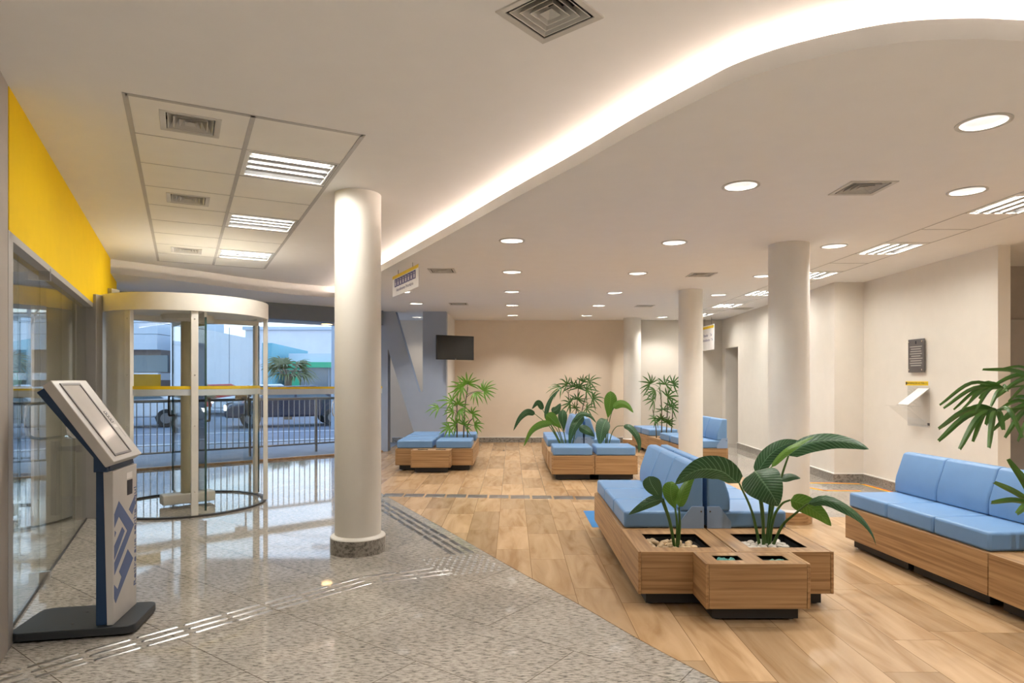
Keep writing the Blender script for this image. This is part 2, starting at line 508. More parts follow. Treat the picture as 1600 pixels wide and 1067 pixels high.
# Schlick glass (works for thick panes seen from both faces)
def schlick(name, tint, f0=0.04, gain=1.0):
    m = MATS[name]; n, l = m.node_tree.nodes, m.node_tree.links
    n.clear()
    out = n.new('ShaderNodeOutputMaterial')
    g = n.new('ShaderNodeNewGeometry')
    d = n.new('ShaderNodeVectorMath'); d.operation = 'DOT_PRODUCT'
    l.new(g.outputs['Incoming'], d.inputs[0]); l.new(g.outputs['Normal'], d.inputs[1])
    c = math_node(n, l, 'SUBTRACT', 1.0, math_node(n, l, 'ABSOLUTE', d.outputs['Value']))
    p5 = math_node(n, l, 'POWER', c, 5.0)
    fr = math_node(n, l, 'MULTIPLY', math_node(n, l, 'ADD', math_node(n, l, 'MULTIPLY', p5, 1-f0), f0), gain)
    tr = n.new('ShaderNodeBsdfTransparent'); tr.inputs['Color'].default_value = (*tint, 1)
    gl = n.new('ShaderNodeBsdfGlossy'); gl.inputs['Roughness'].default_value = 0.008; gl.inputs['Color'].default_value = (1,1,1,1)
    mx = n.new('ShaderNodeMixShader')
    l.new(fr, mx.inputs[0]); l.new(tr.outputs[0], mx.inputs[1]); l.new(gl.outputs[0], mx.inputs[2])
    l.new(mx.outputs[0], out.inputs['Surface'])
schlick('clear_glass', (0.97, 0.985, 0.98), 0.03, 0.8)
schlick('partition_glass', (0.90, 0.91, 0.86), 0.04, 1.0)
schlick('acrylic', (0.95, 0.95, 0.95), 0.05, 1.0)

# ------------------------------------------------------------------ room shell
ZL, ZH = 2.65, 2.82                      # low and high ceiling
def LX(Y): return -2.5 - 0.516*(Y-3.17)  # glass partition / yellow beam line on the left
D = Vector((-0.458, 0.889, 0)).normalized()
DN = Vector((-D.y, D.x, 0))              # to the left of D (away from the room)

cove_pts = [(9.2,2.9),(5.0,2.78),(3.6,2.66),(2.7,2.50),(1.96,2.453),(1.754,2.44),(1.507,2.462),(1.315,2.534),(1.125,2.648),(0.976,2.79),
            (0.882,2.94),(0.665,3.325),(0.388,3.88),(0.0,4.61),(-0.574,5.74),(-1.45,7.43),(-2.1,8.7),(-2.79,10.08)]
COVE = [(p.x,p.y) for p in smooth_path([(x,y,0) for x,y in cove_pts], 5)]
facia_pts = [(-2.79,10.08),(-3.25,9.78),(-3.61,9.42),(-4.0,8.93),(-4.30,8.47),(-5.0,7.60)]
FACIA = [(p.x,p.y) for p in smooth_path([(x,y,0) for x,y in facia_pts], 4)]

floor = MB().box(-7.7,9.2,-4.2,14.2,-0.12,0)
# trim the granite to the facade line so it stops at the sill
def facade(t): return Vector((-3.16+2.39*t, 11.44+1.87*t, 0))
FA, FB = facade(-1.816), facade(0.3025)
fl = MB().prism([(-7.5,-4.2),(9.2,-4.2),(9.2,14.2),(-2.44,14.2),(FB.x,FB.y+.1),(FA.x,FA.y+.1)], -0.12, 0)
structure(fl.build('floor_granite','granite_floor'), 'pale speckled granite tile floor of the lobby')
wood_curve = [(x,y) for x,y in COVE]
wood = MB().prism([(9.2,6.3),(3.05,6.3),(3.2,6.8),(3.25,13.9),(-2.3,13.9),(-2.5,12.0)] + wood_curve[::-1], 0.0, 0.003)
wo_ = wood.build('floor_planks','plank_floor'); structure(wo_, 'honey wood plank floor of the waiting area')
# rebuild the top as clean n-gon triangulation
bm = bmesh.new(); bm.from_mesh(wo_.data); bmesh.ops.triangulate(bm, faces=[f for f in bm.faces if len(f.verts) > 4]); bm.to_mesh(wo_.data); bm.free()

# --- ceiling fixtures layout
GR = [(0.0,5.96),(0.0,7.68),(0.0,9.40),(0.0,11.1),(0.0,12.82),
      (1.53,4.28),(1.53,6.04),(1.53,7.78),(1.53,9.52),(1.51,11.15),(1.50,12.88),
      (3.13,4.40),(3.12,6.20),(3.13,7.98),(3.14,9.74),(3.12,11.5),(3.10,13.2),
      (2.38,3.23),(-1.60,9.42),(-1.62,10.85)]
VL = [(4.17,11.6,0),(2.37,4.33,0),(-0.83,7.6,0),(2.33,7.88,0),(-0.91,10.9,0),(2.32,11.2,0)]
STRIP = [4.75,6.35,7.95,9.55,11.15,12.7]
SX0, SX1 = 3.52, 3.96
FILL_LIGHTS = [(-1.95,13.2,ZL),(-5.1,6.2,ZL),(-4.6,4.3,ZL),(3.6,1.3,ZH),(5.6,1.3,ZH),(1.2,.2,ZH),(-.9,.9,ZH),(1.2,-1.8,ZH),(-1.0,-1.6,ZH),(6.2,4.4,ZL),(6.2,3.3,ZL)]     # unseen downlights, added only to brighten dim areas and near surfaces
def circ(x, y, r, n=28): return [(x+r*math.cos(2*PI*k/n), y+r*math.sin(2*PI*k/n)) for k in range(n)]
def sq(x, y, h, a=0.0):
    return [(x+h*math.sqrt(2)*math.cos(a+PI/4+k*PI/2), y+h*math.sqrt(2)*math.sin(a+PI/4+k*PI/2)) for k in range(4)]
RD = 0.105
low_out = COVE + FACIA[1:] + [(LX(7.60)-.14,7.58),(LX(3.12)-.10,3.12),(-7.7,3.12),(-7.7,14.4),(9.2,14.4)]
low_holes = [circ(x,y,RD) for x,y in GR+[(a,b) for a,b,c in FILL_LIGHTS if c == ZL]] + [sq(x,y,.132) for x,y,_ in VL]
low_holes += [[(SX0+.02,y-.25),(SX1-.02,y-.25),(SX1-.02,y+.25),(SX0+.02,y+.25)] for y in STRIP]
lowc = holed_slab('ceiling_low', low_out, low_holes, ZL, ZL+.08, 'ceiling_paint'); structure(lowc, 'lower white ceiling with curved lit edge')
# side fascia (full height) near the entrance
fa = MB(); n_ = len(FACIA)
for (a,b) in zip(FACIA[:-1], FACIA[1:]): obox(fa, b, a, .02, ZL+.0005, ZH)
structure(fa.build('trim_fascia','ceiling_paint',smooth=True), 'pale ceiling step above the entrance')

# left ceiling grid frame: origin at the near-left corner
G0 = Vector((-1.985,3.28,0)); GU = Vector((0.889,0.458,0)).normalized(); GV = D
CW, RH = 0.613, 0.574
def gp(u, v): p = G0+GU*u+GV*v; return (p.x,p.y)
def grect(u0,u1,v0,v1): return [gp(u0,v0),gp(u1,v0),gp(u1,v1),gp(u0,v1)]
LV = [0,3,7]; LL = [1,4,7]
hi_holes = [circ(a,b,RD) for a,b,c in FILL_LIGHTS if c == ZH]+[sq(0.153,2.57,.132,math.radians(50))]
hi_holes += [grect(.18,.43,RH*r+.16,RH*r+.41) for r in LV]
hi_holes += [grect(CW+.03,2*CW-.02,RH*r+.03,RH*(r+1)-.03) for r in LL]
hic = holed_slab('ceiling_high', [(-7.7,-4.2),(9.2,-4.2),(9.2,14.4),(-7.7,14.4)], hi_holes, ZH, ZH+.05, 'ceiling_paint'); structure(hic, 'upper white ceiling')
# roof slab above, so no sky leaks through fixtures
structure(MB().box(-7.7,9.2,-4.2,14.4,ZH+.35,ZH+.5).build('ceiling_slab','ceiling_paint'))
g = MB()
def gbar(u0,u1,v0,v1): g.prism(grect(u0,u1,v0,v1), ZH-.004, ZH+.002)
gw = .026
for u in (0,CW,2*CW): gbar(u-gw/2,u+gw/2,-gw/2,9*RH+gw/2)
for r in (0,9): gbar(0,2*CW,r*RH-gw/2,r*RH+gw/2)
structure(g.build('trim_ceiling_grid','grid_gray'), 'grey metal ceiling grid bars')
g = MB()
for r in range(1,9): 
    gbar(0,2*CW,r*RH-.004,r*RH+.004)
structure(g.build('trim_ceiling_joint','grid_gray'))
for c in range(2):
    for r in range(9):
        if (c == 0 and r in LV) or (c == 1 and r in LL): continue
        structure(MB().prism(grect(c*CW+.014,(c+1)*CW-.014,r*RH+.006,(r+1)*RH-.006), ZH-.0025, ZH+.001).build('ceiling_tile','tile_paint'))
for r in LV:
    t = MB()
    t.prism(grect(.014,.18,r*RH+.006,(r+1)*RH-.006), ZH-.0025, ZH+.001); t.prism(grect(.43,CW-.014,r*RH+.006,(r+1)*RH-.006), ZH-.0025, ZH+.001)
    t.prism(grect(.18,.43,r*RH+.006,r*RH+.16), ZH-.0025, ZH+.001); t.prism(grect(.18,.43,r*RH+.41,(r+1)*RH-.006), ZH-.0025, ZH+.001)
    structure(t.build('ceiling_tile','tile_paint'))
# right strip of tiles
g = MB()
for x in (SX0,SX1): g.box(x-.004,x+.004,3.0,13.9,ZL-.003,ZL+.001)
y = 13.49
while y > 3:
    g.box(SX0,SX1,y-.003,y+.003,ZL-.003,ZL+.001); y -= .532
structure(g.build('trim_ceiling_strip','grid_gray'), 'thin joints of the tiled ceiling strip along the right wall')

# cove LED strip, lying on the low slab behind its edge
cv = MB(); ov = []
cp = [Vector((x,y,0)) for x,y in COVE]
for i,p in enumerate(cp):
    tn = (cp[min(i+1,len(cp)-1)]-cp[max(i-1,0)]).normalized()
    inn = Vector((tn.y,-tn.x,0))     # towards the low-ceiling side
    if (p+inn*.1 - Vector((2,8,0))).length > (p-Vector((2,8,0))).length: inn = -inn
    a = p+inn*.17
    ov += [(a.x,a.y,ZL+.084),(a.x,a.y,ZL+.128)]
cv.add(ov, [(2*i,2*i+2,2*i+3,2*i+1) for i in range(len(cp)-1)])
led = cv.build('cove_light_strip','cove_led',smooth=True,solid=.004)
tag(led, 'warm light strip glowing along the curved ceiling step', 'light strip')

# --- walls
def wall(name, *boxes, m='wall_cream', label=None):
    b = MB()
    for x in boxes: b.box(*x)
    return structure(b.build(name, m), label)
wall('wall_back', (-2.9,2.49,13.9,14.1,0,ZL+.1), m='wall_far', label='tan back wall of the waiting area')
wall('wall_back_right', (2.49,4.9,13.85,14.1,0,ZL+.1), m='wall_back_paint')
wall('wall_return', (-1.42,-1.246,12.35,13.9,0,ZL), m='white_paint', label='white side of the cut-out wall')
rw = MB().prism([(4.28,8.5),(4.28,8.62),(4.437,11.55),(6.2,11.55),(6.2,8.5)],0,ZL+.05)
rw.prism([(4.437,11.55),(4.492,12.72),(6.2,12.72),(6.2,11.55)],0,ZL+.05)
# doorway between 12.72 and 13.6, lintel above
rw.prism([(4.492,12.72),(4.535,13.6),(4.95,13.6),(4.95,12.72)],2.02,ZL+.05)
rw.prism([(4.535,13.6),(4.55,13.9),(6.2,13.9),(6.2,13.6)],0,ZL+.05)
structure(rw.build('wall_corridor_right','wall_cream'), 'cream wall along the right corridor')
wall('wall_corridor_inner', (5.95,6.1,12.4,13.9,0,ZL), m='wall_grey')
wall('wall_right', (4.67,4.79,6.15,8.5,0,ZL+.05), (4.70,6.2,8.44,8.56,0,ZL+.05), label='cream wall with dark plaque beside the right sofa')
wall('wall_side_corridor', (4.79,9.2,7.3,7.45,0,ZL+.05), m='wall_grey')
structure(MB().box(5.55,6.5,7.26,7.31,0,2.04).build('door_2','frame_gray',bevel=.004), 'grey door in the side corridor')
# north-letter shaped wall with cut-outs
def nx(px): return (px-800)*12.1/1000
def nz(py): return CH+(594-py)*12.1/1000
Npoly = [(nx(590),0),(nx(590),ZL),(nx(617.5),ZL),(nx(654.5),nz(612)),(nx(660.5),nz(612)),(nx(660.5),ZL),(nx(697),ZL),(nx(697),0),(nx(655.6),0),(nx(606),nz(544.6)),(nx(606),0)]
N = holed_slab('wall_cutout', Npoly, [], -.125, .125, 'wall_blue')
N.data.transform(Matrix.Translation((0,12.225,0)) @ Matrix.Rotation(PI/2,4,'X'))
structure(N, 'blue-grey wall cut into a big slanted letter shape')
# shell beyond the picture
wall('wall_far_right', (9.0,9.2,-4.2,14.2,0,ZH+.1))
wall('wall_front', (-7.7,9.2,-4.2,-4.0,0,ZH+.1))
wall('wall_far_left', (-7.7,-7.5,-4.2,8.1,0,ZH+.1))
wl_ = MB(); wl_.prism([(-2.42,3.02),(-2.512,3.19),(-2.66,3.12),(-2.60,2.98),(-2.60,-4.0),(-2.42,-4.0)],0,ZH)
structure(wl_.build('wall_left','wall_grey'), 'grey wall edge at the left of the picture')
wall('wall_partition', (-5.42,-4.66,7.45,7.6,0,2.42), m='panel_olive', label='pale olive partition behind the glass')
bm_ = MB(); obox(bm_, (LX(3.2),3.2), (LX(8.5),8.5), .15, 2.1, ZL); 
obox(bm_, (LX(3.2),3.2), (LX(7.79),7.79), .15, ZL-.001, ZH)
structure(bm_.build('trim_yellow_beam','yellow_paint'), 'bright yellow beam above the glass partition')
# skirting
def skirt(name, segs, m='granite_skirt'):
    a = MB(); c = MB()
    for p,q in segs:
        obox(a,p,q,.018,0,.105); obox(c,p,q,.022,.105,.118)
    o = a.build(name,m); structure(o,'speckled granite skirting'); c.build('cap','white_paint',o)
skirt('baseboard_right', [((4.669,6.15),(4.669,8.499)),((4.669,8.499),(4.262,8.499)),((4.279,8.499),(4.279,8.62)),((4.279,8.62),(4.436,11.55)),((4.436,11.55),(4.491,12.72))])
skirt('baseboard_back', [((2.49,13.899),(-1.246,13.899)),((4.53,13.849),(2.49,13.849)),((-1.43,13.899),(-2.6,13.899))])
# narrow dark door edge in the corridor wall
structure(MB().box(4.30,4.335,9.33,9.40,0,1.98).build('door_1','dark_metal'), 'dark edge of a door leaf in the corridor wall')

# --- columns
def column(x, y, top, r, ringmat, ringr, label):
    prof = [(r,0),(r,top)]
    o = MB().lathe(prof,48,(0,0,0)).build('column','column_paint',smooth=True)
    o.location = (x,y,0)
    tag(o,label,'column'); o['kind'] = 'structure'
    MB().lathe([(r-.002,0),(ringr,0),(ringr,.118),(r-.002,.118)],48).build('base_ring',ringmat,o,smooth=True)
    MB().lathe([(r-.002,.118),(ringr,.118),(ringr-.004,.126),(r-.002,.14)],48).build('base_collar','column_paint',o,smooth=True)
    return o
column(-1.222,5.08,ZH,.18,'granite_skirt',.215,'thick white column with granite base between revolving door and waiting area')
column(2.655,6.14,ZL,.184,'oak_cross',.205,'white column with wood base beside the two-sided blue bench')
column(2.582,9.25,ZL,.170,'oak_cross',.19,'white column in front of the rear right bench')
column(2.52,13.42,ZL,.180,'oak_cross',.20,'white column against the back wall')

# --- facade
win = bpy.data.objects.new('window_1', None); COL.objects.link(win); structure(win,'glass facade looking on to the street')
def tf(px):   # facade parameter at a pixel column
    k = (px-800)/1000
    return (k*11.44+3.16)/(2.39-k*1.87)
js = [-1.80, tf(60), tf(130), tf(230), tf(336), tf(437), tf(524), 0.295]
fd = (FB-FA).normalized(); fn = Vector((-fd.y,fd.x,0))
for a,b in zip(js[:-1],js[1:]):
    A, B = facade(a)+fd*.004, facade(b)-fd*.004
    obox(MB(),A,B,.01,.02,2.38).build('pane','clear_glass',win) if False else None
    m_ = MB(); obox(m_,A,B,.01,.03,2.38); m_.build('pane','clear_glass',win)
m_ = MB(); obox(m_,FA-fn*.03,FB-fn*.03,.09,0.001,.035); m_.build('sill','oak_long',win)
m_ = MB(); obox(m_,FA-fn*.05,FB-fn*.05,.16,2.38,ZL); m_.build('header','header_slate',win)
m_ = MB(); obox(m_,FA-fn*.006,FB-fn*.006,.004,1.20,1.236); m_.build('yellow_stripe','yellow_film',win)
m_ = MB(); obox(m_,FA-fn*.006,FB-fn*.006,.004,1.105,1.198); m_.build('white_stripe','frost_film',win)
a = facade(tf(207)); b = facade(tf(251))
m_ = MB(); obox(m_,a-fn*.012,b-fn*.012,.004,1.25,1.44); m_.build('yellow_notice','skin_card',win)
# pull handle and push sign
p = P(512,640,0); 
def fpt(px, py, off):
    q = facade(tf(px)); Y = q.y
    return Vector((q.x,q.y,CH+(594-py)*Y/1000)) - fn*off
MB().tube(smooth_path([fpt(524,626,.01),fpt(519,626,.06),fpt(517,632,.07),fpt(517,642,.07),fpt(519,649,.06),fpt(524,649,.01)],4),.012,8).build('pull_handle','chrome',win,smooth=True)
MB().tube(smooth_path([fpt(378,622,.01),fpt(381,622,.06),fpt(382,628,.07),fpt(382,642,.07),fpt(381,648,.06),fpt(376,648,.01)],4),.014,8).build('pull_handle','dark_metal',win,smooth=True)
m_ = MB(); obox(m_,facade(tf(367))-fn*.01,facade(tf(386))-fn*.01,.003,CH-.315,CH-.245); sg = m_.build('push_notice','pebble_tan',win)
text('lettering','EMPURRE',.045,frame(facade(tf(376.5))-fn*.0105+Vector((0,0,CH-.28)),fd,(0,0,1)),'black_ink',sg)

# --- left glass partition
par = bpy.data.objects.new('window_2', None); COL.objects.link(par); structure(par,'frameless glass partition under the yellow beam')
def py_(px):   # Y on the partition line at a pixel column
    k = (px-800)/1000
    return (-2.5+0.516*3.17)/(k+0.516)
ys = [3.28, py_(47), py_(78), py_(109), py_(128), 6.2]
for a,b in zip(ys[:-1],ys[1:]):
    m_ = MB(); obox(m_,(LX(a+.006)-.05,a+.006-.02),(LX(b-.006)-.05,b-.006-.02),.01,.02,2.08); m_.build('pane','partition_glass',par)
m_ = MB(); obox(m_,(LX(3.22),3.22),(LX(6.22),6.22),.06,2.06,2.10); m_.build('top_rail','frame_gray',par)
m_ = MB(); obox(m_,(LX(3.22)-.046,3.20),(LX(6.22)-.046,6.20),.016,0.0,.019); m_.build('floor_rail','dark_metal',par)
m_ = MB(); obox(m_,(LX(3.19),3.19),(LX(3.28),3.28),.10,0,2.10); m_.build('post','frame_gray',par)
for yy in (py_(78),):
    m_ = MB(); obox(m_,(LX(yy-.02)+.004,yy-.02),(LX(yy+.02)+.004,yy+.02),.06,2.0,2.08); m_.build('clamp','chrome',par)
    m_ = MB(); obox(m_,(LX(yy-.012)+.004,yy-.012),(LX(yy+.012)+.004,yy+.012),.06,.02,.10); m_.build('clamp','chrome',par)
def ppt(px, py, off):
    Y = py_(px); 
    return Vector((LX(Y),Y,CH+(594-py)*Y/1000)) - DN*off
MB().tube(smooth_path([ppt(97,628,-.04),ppt(90,632,.05),ppt(88,642,.06),ppt(88,668,.06),ppt(92,680,.06),ppt(104,684,.05),ppt(113,682,-.04)],4),.011,8).build('pull_handle','chrome',par,smooth=True)
ba = thing('barrier_arm','dark barrier arm on a post behind the glass partition','barrier',(-4.58,6.42,0))
MB().box(-.03,.03,-.03,.03,0,.74).build('post','barrier_black',ba,bevel=.004)
MB().box(.03,.40,-.015,.015,.64,.69).build('arm','barrier_black',ba,bevel=.004)
MB().prism([(.22,-.02),(.30,-.04),(.38,-.02),(.38,.02),(.30,.04),(.22,.02)],.63,.70).build('hub','barrier_black',ba)
# jamb at the partition's far end
structure(MB().box(-4.19,-4.055,6.24,6.34,0,2.19).build('trim_jamb','frame_gray',bevel=.004), 'grey jamb between glass partition and revolving door')

# ------------------------------------------------------------------ revolving door
RC = Vector((-3.53,6.97,0)); RR = .78
rev = thing('revolving_door','glass revolving door drum with pale canopy and yellow stripe','door',RC)
def dg(a): return math.radians(a)
MB().lathe([(.70,2.03),(.82,2.03),(.82,2.20),(.70,2.20)],64,closed=True).build('canopy_rim','door_white',rev,smooth=True)
MB().lathe([(.001,2.05),(.72,2.05),(.72,2.16),(.001,2.16)],64).build('canopy_disc','door_white',rev,smooth=True)
MB().lathe([(.001,1.985),(.24,1.985),(.26,2.0),(.26,2.05),(.001,2.05)],40).build('ceiling_hub','door_white',rev,smooth=True)
MB().lathe([(.757,0.001),(.80,0.001),(.80,.018),(.757,.018)],64,closed=True).build('floor_ring','dark_metal',rev,smooth=True)
MB().lathe([(.070,.02),(.070,2.0)],24).build('centre_shaft','panel_olive',rev,smooth=True)
hb = MB().box(-.26,.26,-.09,.09,.025,.13); hb = hb.build('floor_hub','door_white',rev,bevel=.012); hb.rotation_euler.z = dg(40)
def post(a, wd=.06, dp=.045, r=.775, m='door_white'):
    c = Vector((r*math.cos(dg(a)), r*math.sin(dg(a)),0))
    o = MB().box(-dp/2,dp/2,-wd/2,wd/2,.018,2.04).build('post',m,rev,bevel=.004)
    o.location = c; o.rotation_euler.z = dg(a)
    for z in (.25,.9,1.4,1.95):
        MB().lathe([(.001,0),(.006,0),(.006,.003),(.001,.003)],10).build('screw','chrome',o).matrix_local = Matrix.Translation((dp/2,0,z)) @ Matrix.Rotation(PI/2,4,'Y')
    return o
post(255.7,.07); post(301.2,.065); post(14,.05,r=.795); post(49.8,.05); post(167,.05)
def curved(name, a0, a1, m, r=.775, th=.01, z0=.02, z1=2.03, seg=20):
    return MB().arc((0,0),r-th/2,r+th/2,dg(a0),dg(a1),z0,z1,seg).build(name,m,rev,smooth=True)
curved('solid_wall',168,254,'door_white',th=.03)
curved('curved_pane',303,364,'clear_glass')
curved('curved_pane',51,166,'clear_glass')
curved('yellow_stripe',257,364,'yellow_film',r=.768,th=.003,z0=1.262,z1=1.292)
curved('white_stripe',257,364,'frost_film',r=.768,th=.003,z0=1.20,z1=1.260)
# door wings
for k,a in enumerate((-51,39,129,219)):
    wg = MB().box(.06,.745,-.005,.005,.07,1.98).build('wing','clear_glass',rev); wg.rotation_euler.z = dg(a)
    e = MB().box(.745,.757,-.009,.009,.05,1.98).build('wing_edge','glass_edge',wg)
    e = MB().box(.06,.75,-.012,.012,1.98,2.03).build('wing_rail','door_white',wg)
    h = MB().tube(smooth_path([(.66,.004,1.17),(.66,.045,1.17),(.655,.06,1.15),(.655,.06,.96),(.66,.045,.94),(.66,.004,.94)],4),.012,8).build('wing_handle','dark_metal',wg,smooth=True)

# ------------------------------------------------------------------ ceiling fixtures
def lamp(kind, name, loc, power, col, parent=None, size=.03, angle=2.3, rot=(0,0,0)):
    L = bpy.data.lights.new(name, kind); L.energy = power; L.color = col
    if kind == 'SPOT': L.spot_size = angle; L.spot_blend = .7; L.shadow_soft_size = size
    o = bpy.data.objects.new(name, L); COL.objects.link(o); o.location = loc; o.rotation_euler = rot
    if parent: o.parent = parent
    return o
def make_downlight():
    t = thing('downlight','','ceiling light',(0,0,ZL))
    MB().lathe([(RD-.004,.004),(RD-.004,-.002),(RD+.004,-.007),(RD+.017,-.005),(RD+.018,.0)],36).build('trim_ring','vent_gray',t,smooth=True)
    MB().lathe([(RD-.003,-.002),(.098,.05),(.086,.095),(.060,.128),(.001,.132)],36).build('reflector','reflector',t,smooth=True)
    MB().lathe([(.001,.080),(.018,.085),(.028,.098),(.028,.115),(.02,.130)],20).build('bulb','bulb',t,smooth=True)
    lamp('SPOT','bulb_light',(0,0,.064),SPOT_W,LAMP_COL,t,.03,angle=2.05)
    return t
rowname = {0.0:'left row',1.53:'middle row',3.13:'right row'}
ordn = ['nearest','second','third','fourth','fifth','farthest']
rows = [('left row, in line above the tactile plates',GR[0:5]),('middle row, in line above the two-sided bench',GR[5:11]),('right row, along the tiled strip',GR[11:17])]
proto = None
def put_light(x, y, label):
    global proto
    if proto is None: proto = make_downlight(); o = proto
    else: o = dup(proto)
    global LAST
    LAST = o
    o.location = (x,y,ZL); o['label'] = label; o['group'] = 'round downlights in the lower ceiling'
for nm, pts in rows:
    for i,(x,y) in enumerate(pts):
        k = 'farthest' if i == len(pts)-1 else ordn[i]
        put_light(x,y,f'round recessed downlight, {k} of the {nm}')
put_light(*GR[17],'large round recessed downlight near the curved ceiling edge, top right')
BIG = [c for c in proto.children if c.type == 'LIGHT'][0].data.copy(); BIG.energy = SPOT_W*3.2; BEHIND = BIG.copy(); BEHIND.energy = SPOT_W*.35; LOBBY = BIG.copy(); LOBBY.energy = SPOT_W*.7  # separate powers for the added fill downlights
for x,y,z in FILL_LIGHTS:
    put_light(x,y,'unseen downlight added to light the space behind the cut-out wall' if y > 12 else 'unseen downlight added to light the room behind the glass partition' if x < -4 else 'added fill downlight in the ceiling near the camera, outside the picture') 
    LAST.location.z = z
    for ch in LAST.children:
        if ch.type == 'LIGHT': ch.data = BEHIND if y > 12 else (LOBBY if x < -4 else BIG)
put_light(*GR[18],'round recessed downlight behind the hanging priority sign')
put_light(*GR[19],'round recessed downlight above the television and cut-out wall')

def make_vent():
    t = thing('ceiling_vent','','air vent')
    R4 = Matrix.Rotation(PI/4,4,'Z'); q = math.sqrt(2)
    def ring(prof, closed=False):
        m = MB(); m.M = R4; m.lathe([(r*q,z) for r,z in prof],4,closed=closed); return m
    ring([(.128,-.004),(.155,-.006),(.157,0.001),(.128,.001)],True).build('frame','vent_gray',t)
    ring([(.127,.0),(.127,.072),(.001,.072)]).build('duct_box','vent_dark',t)
    for h in (.118,.088,.058):
        ring([(h,-.003),(h-.032,.048),(h-.034,.048),(h-.004,-.003)],True).build('louvre','vent_gray',t)
    ring([(.030,-.002),(.001,.022)]).build('core','vent_gray',t)
    return t
vproto = None
def put_vent(x,y,z,rz,label):
    global vproto
    if vproto is None: vproto = make_vent(); o = vproto
    else: o = dup(vproto)
    o.location = (x,y,z); o.rotation_euler = (0,0,rz); o['label'] = label; o['group'] = 'square ceiling air vents'
put_vent(.153,2.57,ZH,math.radians(50),'large square air vent turned like a diamond, at the top of the picture')
ang = math.atan2(GU.y,GU.x)
for r,nm in zip(LV,('nearest','middle','farthest')):
    p = gp(.305,RH*r+.285); put_vent(p[0],p[1],ZH,ang,f'square air vent in the grey grid ceiling panel, {nm} of the three')
for (x,y,a),nm in zip(VL,('square air vent beside the tiled strip, close to the corridor wall','square air vent in the lower ceiling in front of the tiled strip, between two downlights',
      'square air vent in the lower ceiling beside the hanging priority sign','square air vent in the lower ceiling between the two nearer round columns',
      'square air vent in the lower ceiling above the television','square air vent in the lower ceiling in front of the far column')):
    put_vent(x,y,ZL,a,nm)

def make_troffer(lx, ly, label, group):
    """recessed fluorescent fitting, tubes along local x"""
    t = thing('fluorescent_light',label,'ceiling light',(0,0,0),0,group)
    m = MB()
    for x0,x1,y0,y1 in ((-lx,lx,-ly,-ly+.012),(-lx,lx,ly-.012,ly),(-lx,-lx+.012,-ly,ly),(lx-.012,lx,-ly,ly)): m.box(x0,x1,y0,y1,-.004,.004)
    m.build('frame','lamp_white',t)
    m = MB().add([(-lx,-ly,.0),(lx,-ly,0),(lx,ly,0),(-lx,ly,0),(-lx,-ly,.07),(lx,-ly,.07),(lx,ly,.07),(-lx,ly,.07)],[(0,1,5,4),(1,2,6,5),(2,3,7,6),(3,0,4,7),(4,5,6,7)])
    m.build('housing','fitting_gray',t,solid=.003)
    n = 4; p = 2*(ly-.02)/n
    for k in range(n):
        y = -ly+.02+p*(k+.5)
        MB().cyl((-lx+.025,y,.028),(lx-.025,y,.028),.013,10).build('tube','tube',t,smooth=True)
        L = lamp('AREA','tube_light',(0,y,.012),TUBE_W,TUBE_COL,t); L.data.shape = 'RECTANGLE'; L.data.size = 2*lx-.06; L.data.size_y = .026
        for x in (-lx+.012,lx-.027): MB().box(x,x+.015,y-.018,y+.018,.012,.06).build('tube_holder','lamp_white',t)
    for k in range(n-1):
        y = -ly+.02+p*(k+1)
        MB().box(-lx+.01,lx-.01,y-p*.27,y+p*.27,.002,.05).build('reflector_fin','fitting_gray',t)
    return t
for r,nm in zip(LL,('nearest','middle','farthest')):
    t = make_troffer(CW/2-.03,RH/2-.035,f'four-tube fluorescent light in the grey grid ceiling panel, {nm} of the three','fluorescent lights of the grid panel') if r == LL[0] else dup(tp)
    if r == LL[0]: tp = t
    p = gp(CW*1.5,RH*(r+.5)); t.location = (p[0],p[1],ZH); t.rotation_euler = (0,0,ang)
    t['label'] = f'four-tube fluorescent light in the grey grid ceiling panel, {nm} of the three'
for i,(y,nm) in enumerate(zip(STRIP,('nearest','second','third','fourth','fifth','farthest'))):
    lb = f'four-tube fluorescent light in the tiled strip by the right wall, {nm} from the camera'
    if i == 0: ts = t = make_troffer(.25,(SX1-SX0)/2-.02,lb,'fluorescent lights of the right strip')
    else: t = dup(ts); t['label'] = lb
    if i == 0:
        for ch in t.children:
            if ch.type == 'LIGHT': ch.data.energy = STRIP_W
    t.location = ((SX0+SX1)/2,y,ZL); t.rotation_euler = (0,0,PI/2)

# ------------------------------------------------------------------ queue kiosk
KO = Vector((-2.142,3.546,0)); KA = math.radians(12)
kx = Vector((math.cos(KA),math.sin(KA),0)); ky = Vector((-kx.y,kx.x,0))
ko = thing('ticket_kiosk','silver and navy ticket kiosk with slanted screen standing on a black base','kiosk',KO,KA)
def rrect(x0,x1,y0,y1,rs,n=5):
    out = []
    for (cx,cy,a,r) in ((x1-rs[0],y1-rs[0],0,rs[0]),(x0+rs[1],y1-rs[1],90,rs[1]),(x0+rs[2],y0+rs[2],180,rs[2]),(x1-rs[3],y0+rs[3],270,rs[3])):
        for k in range(n+1):
            t = math.radians(a+90*k/n); out.append((cx+r*math.cos(t),cy+r*math.sin(t)))
    return out
MB().prism(rrect(-.485,.105,-.193,.197,(.05,.06,.06,.05)),.012,.055).build('base_plate','kiosk_base',ko,bevel=.004)
for x in (-.43,.05):
    for y in (-.14,.14): MB().cyl((x,y,0),(x,y,.013),.018).build('foot','dark_metal',ko)
for x,y in ((-.22,-.1),(-.22,.08)): MB().lathe([(.001,.0),(.007,0),(.007,.003),(.001,.003)],10,(x,y,.055)).build('bolt','dark_metal',ko)
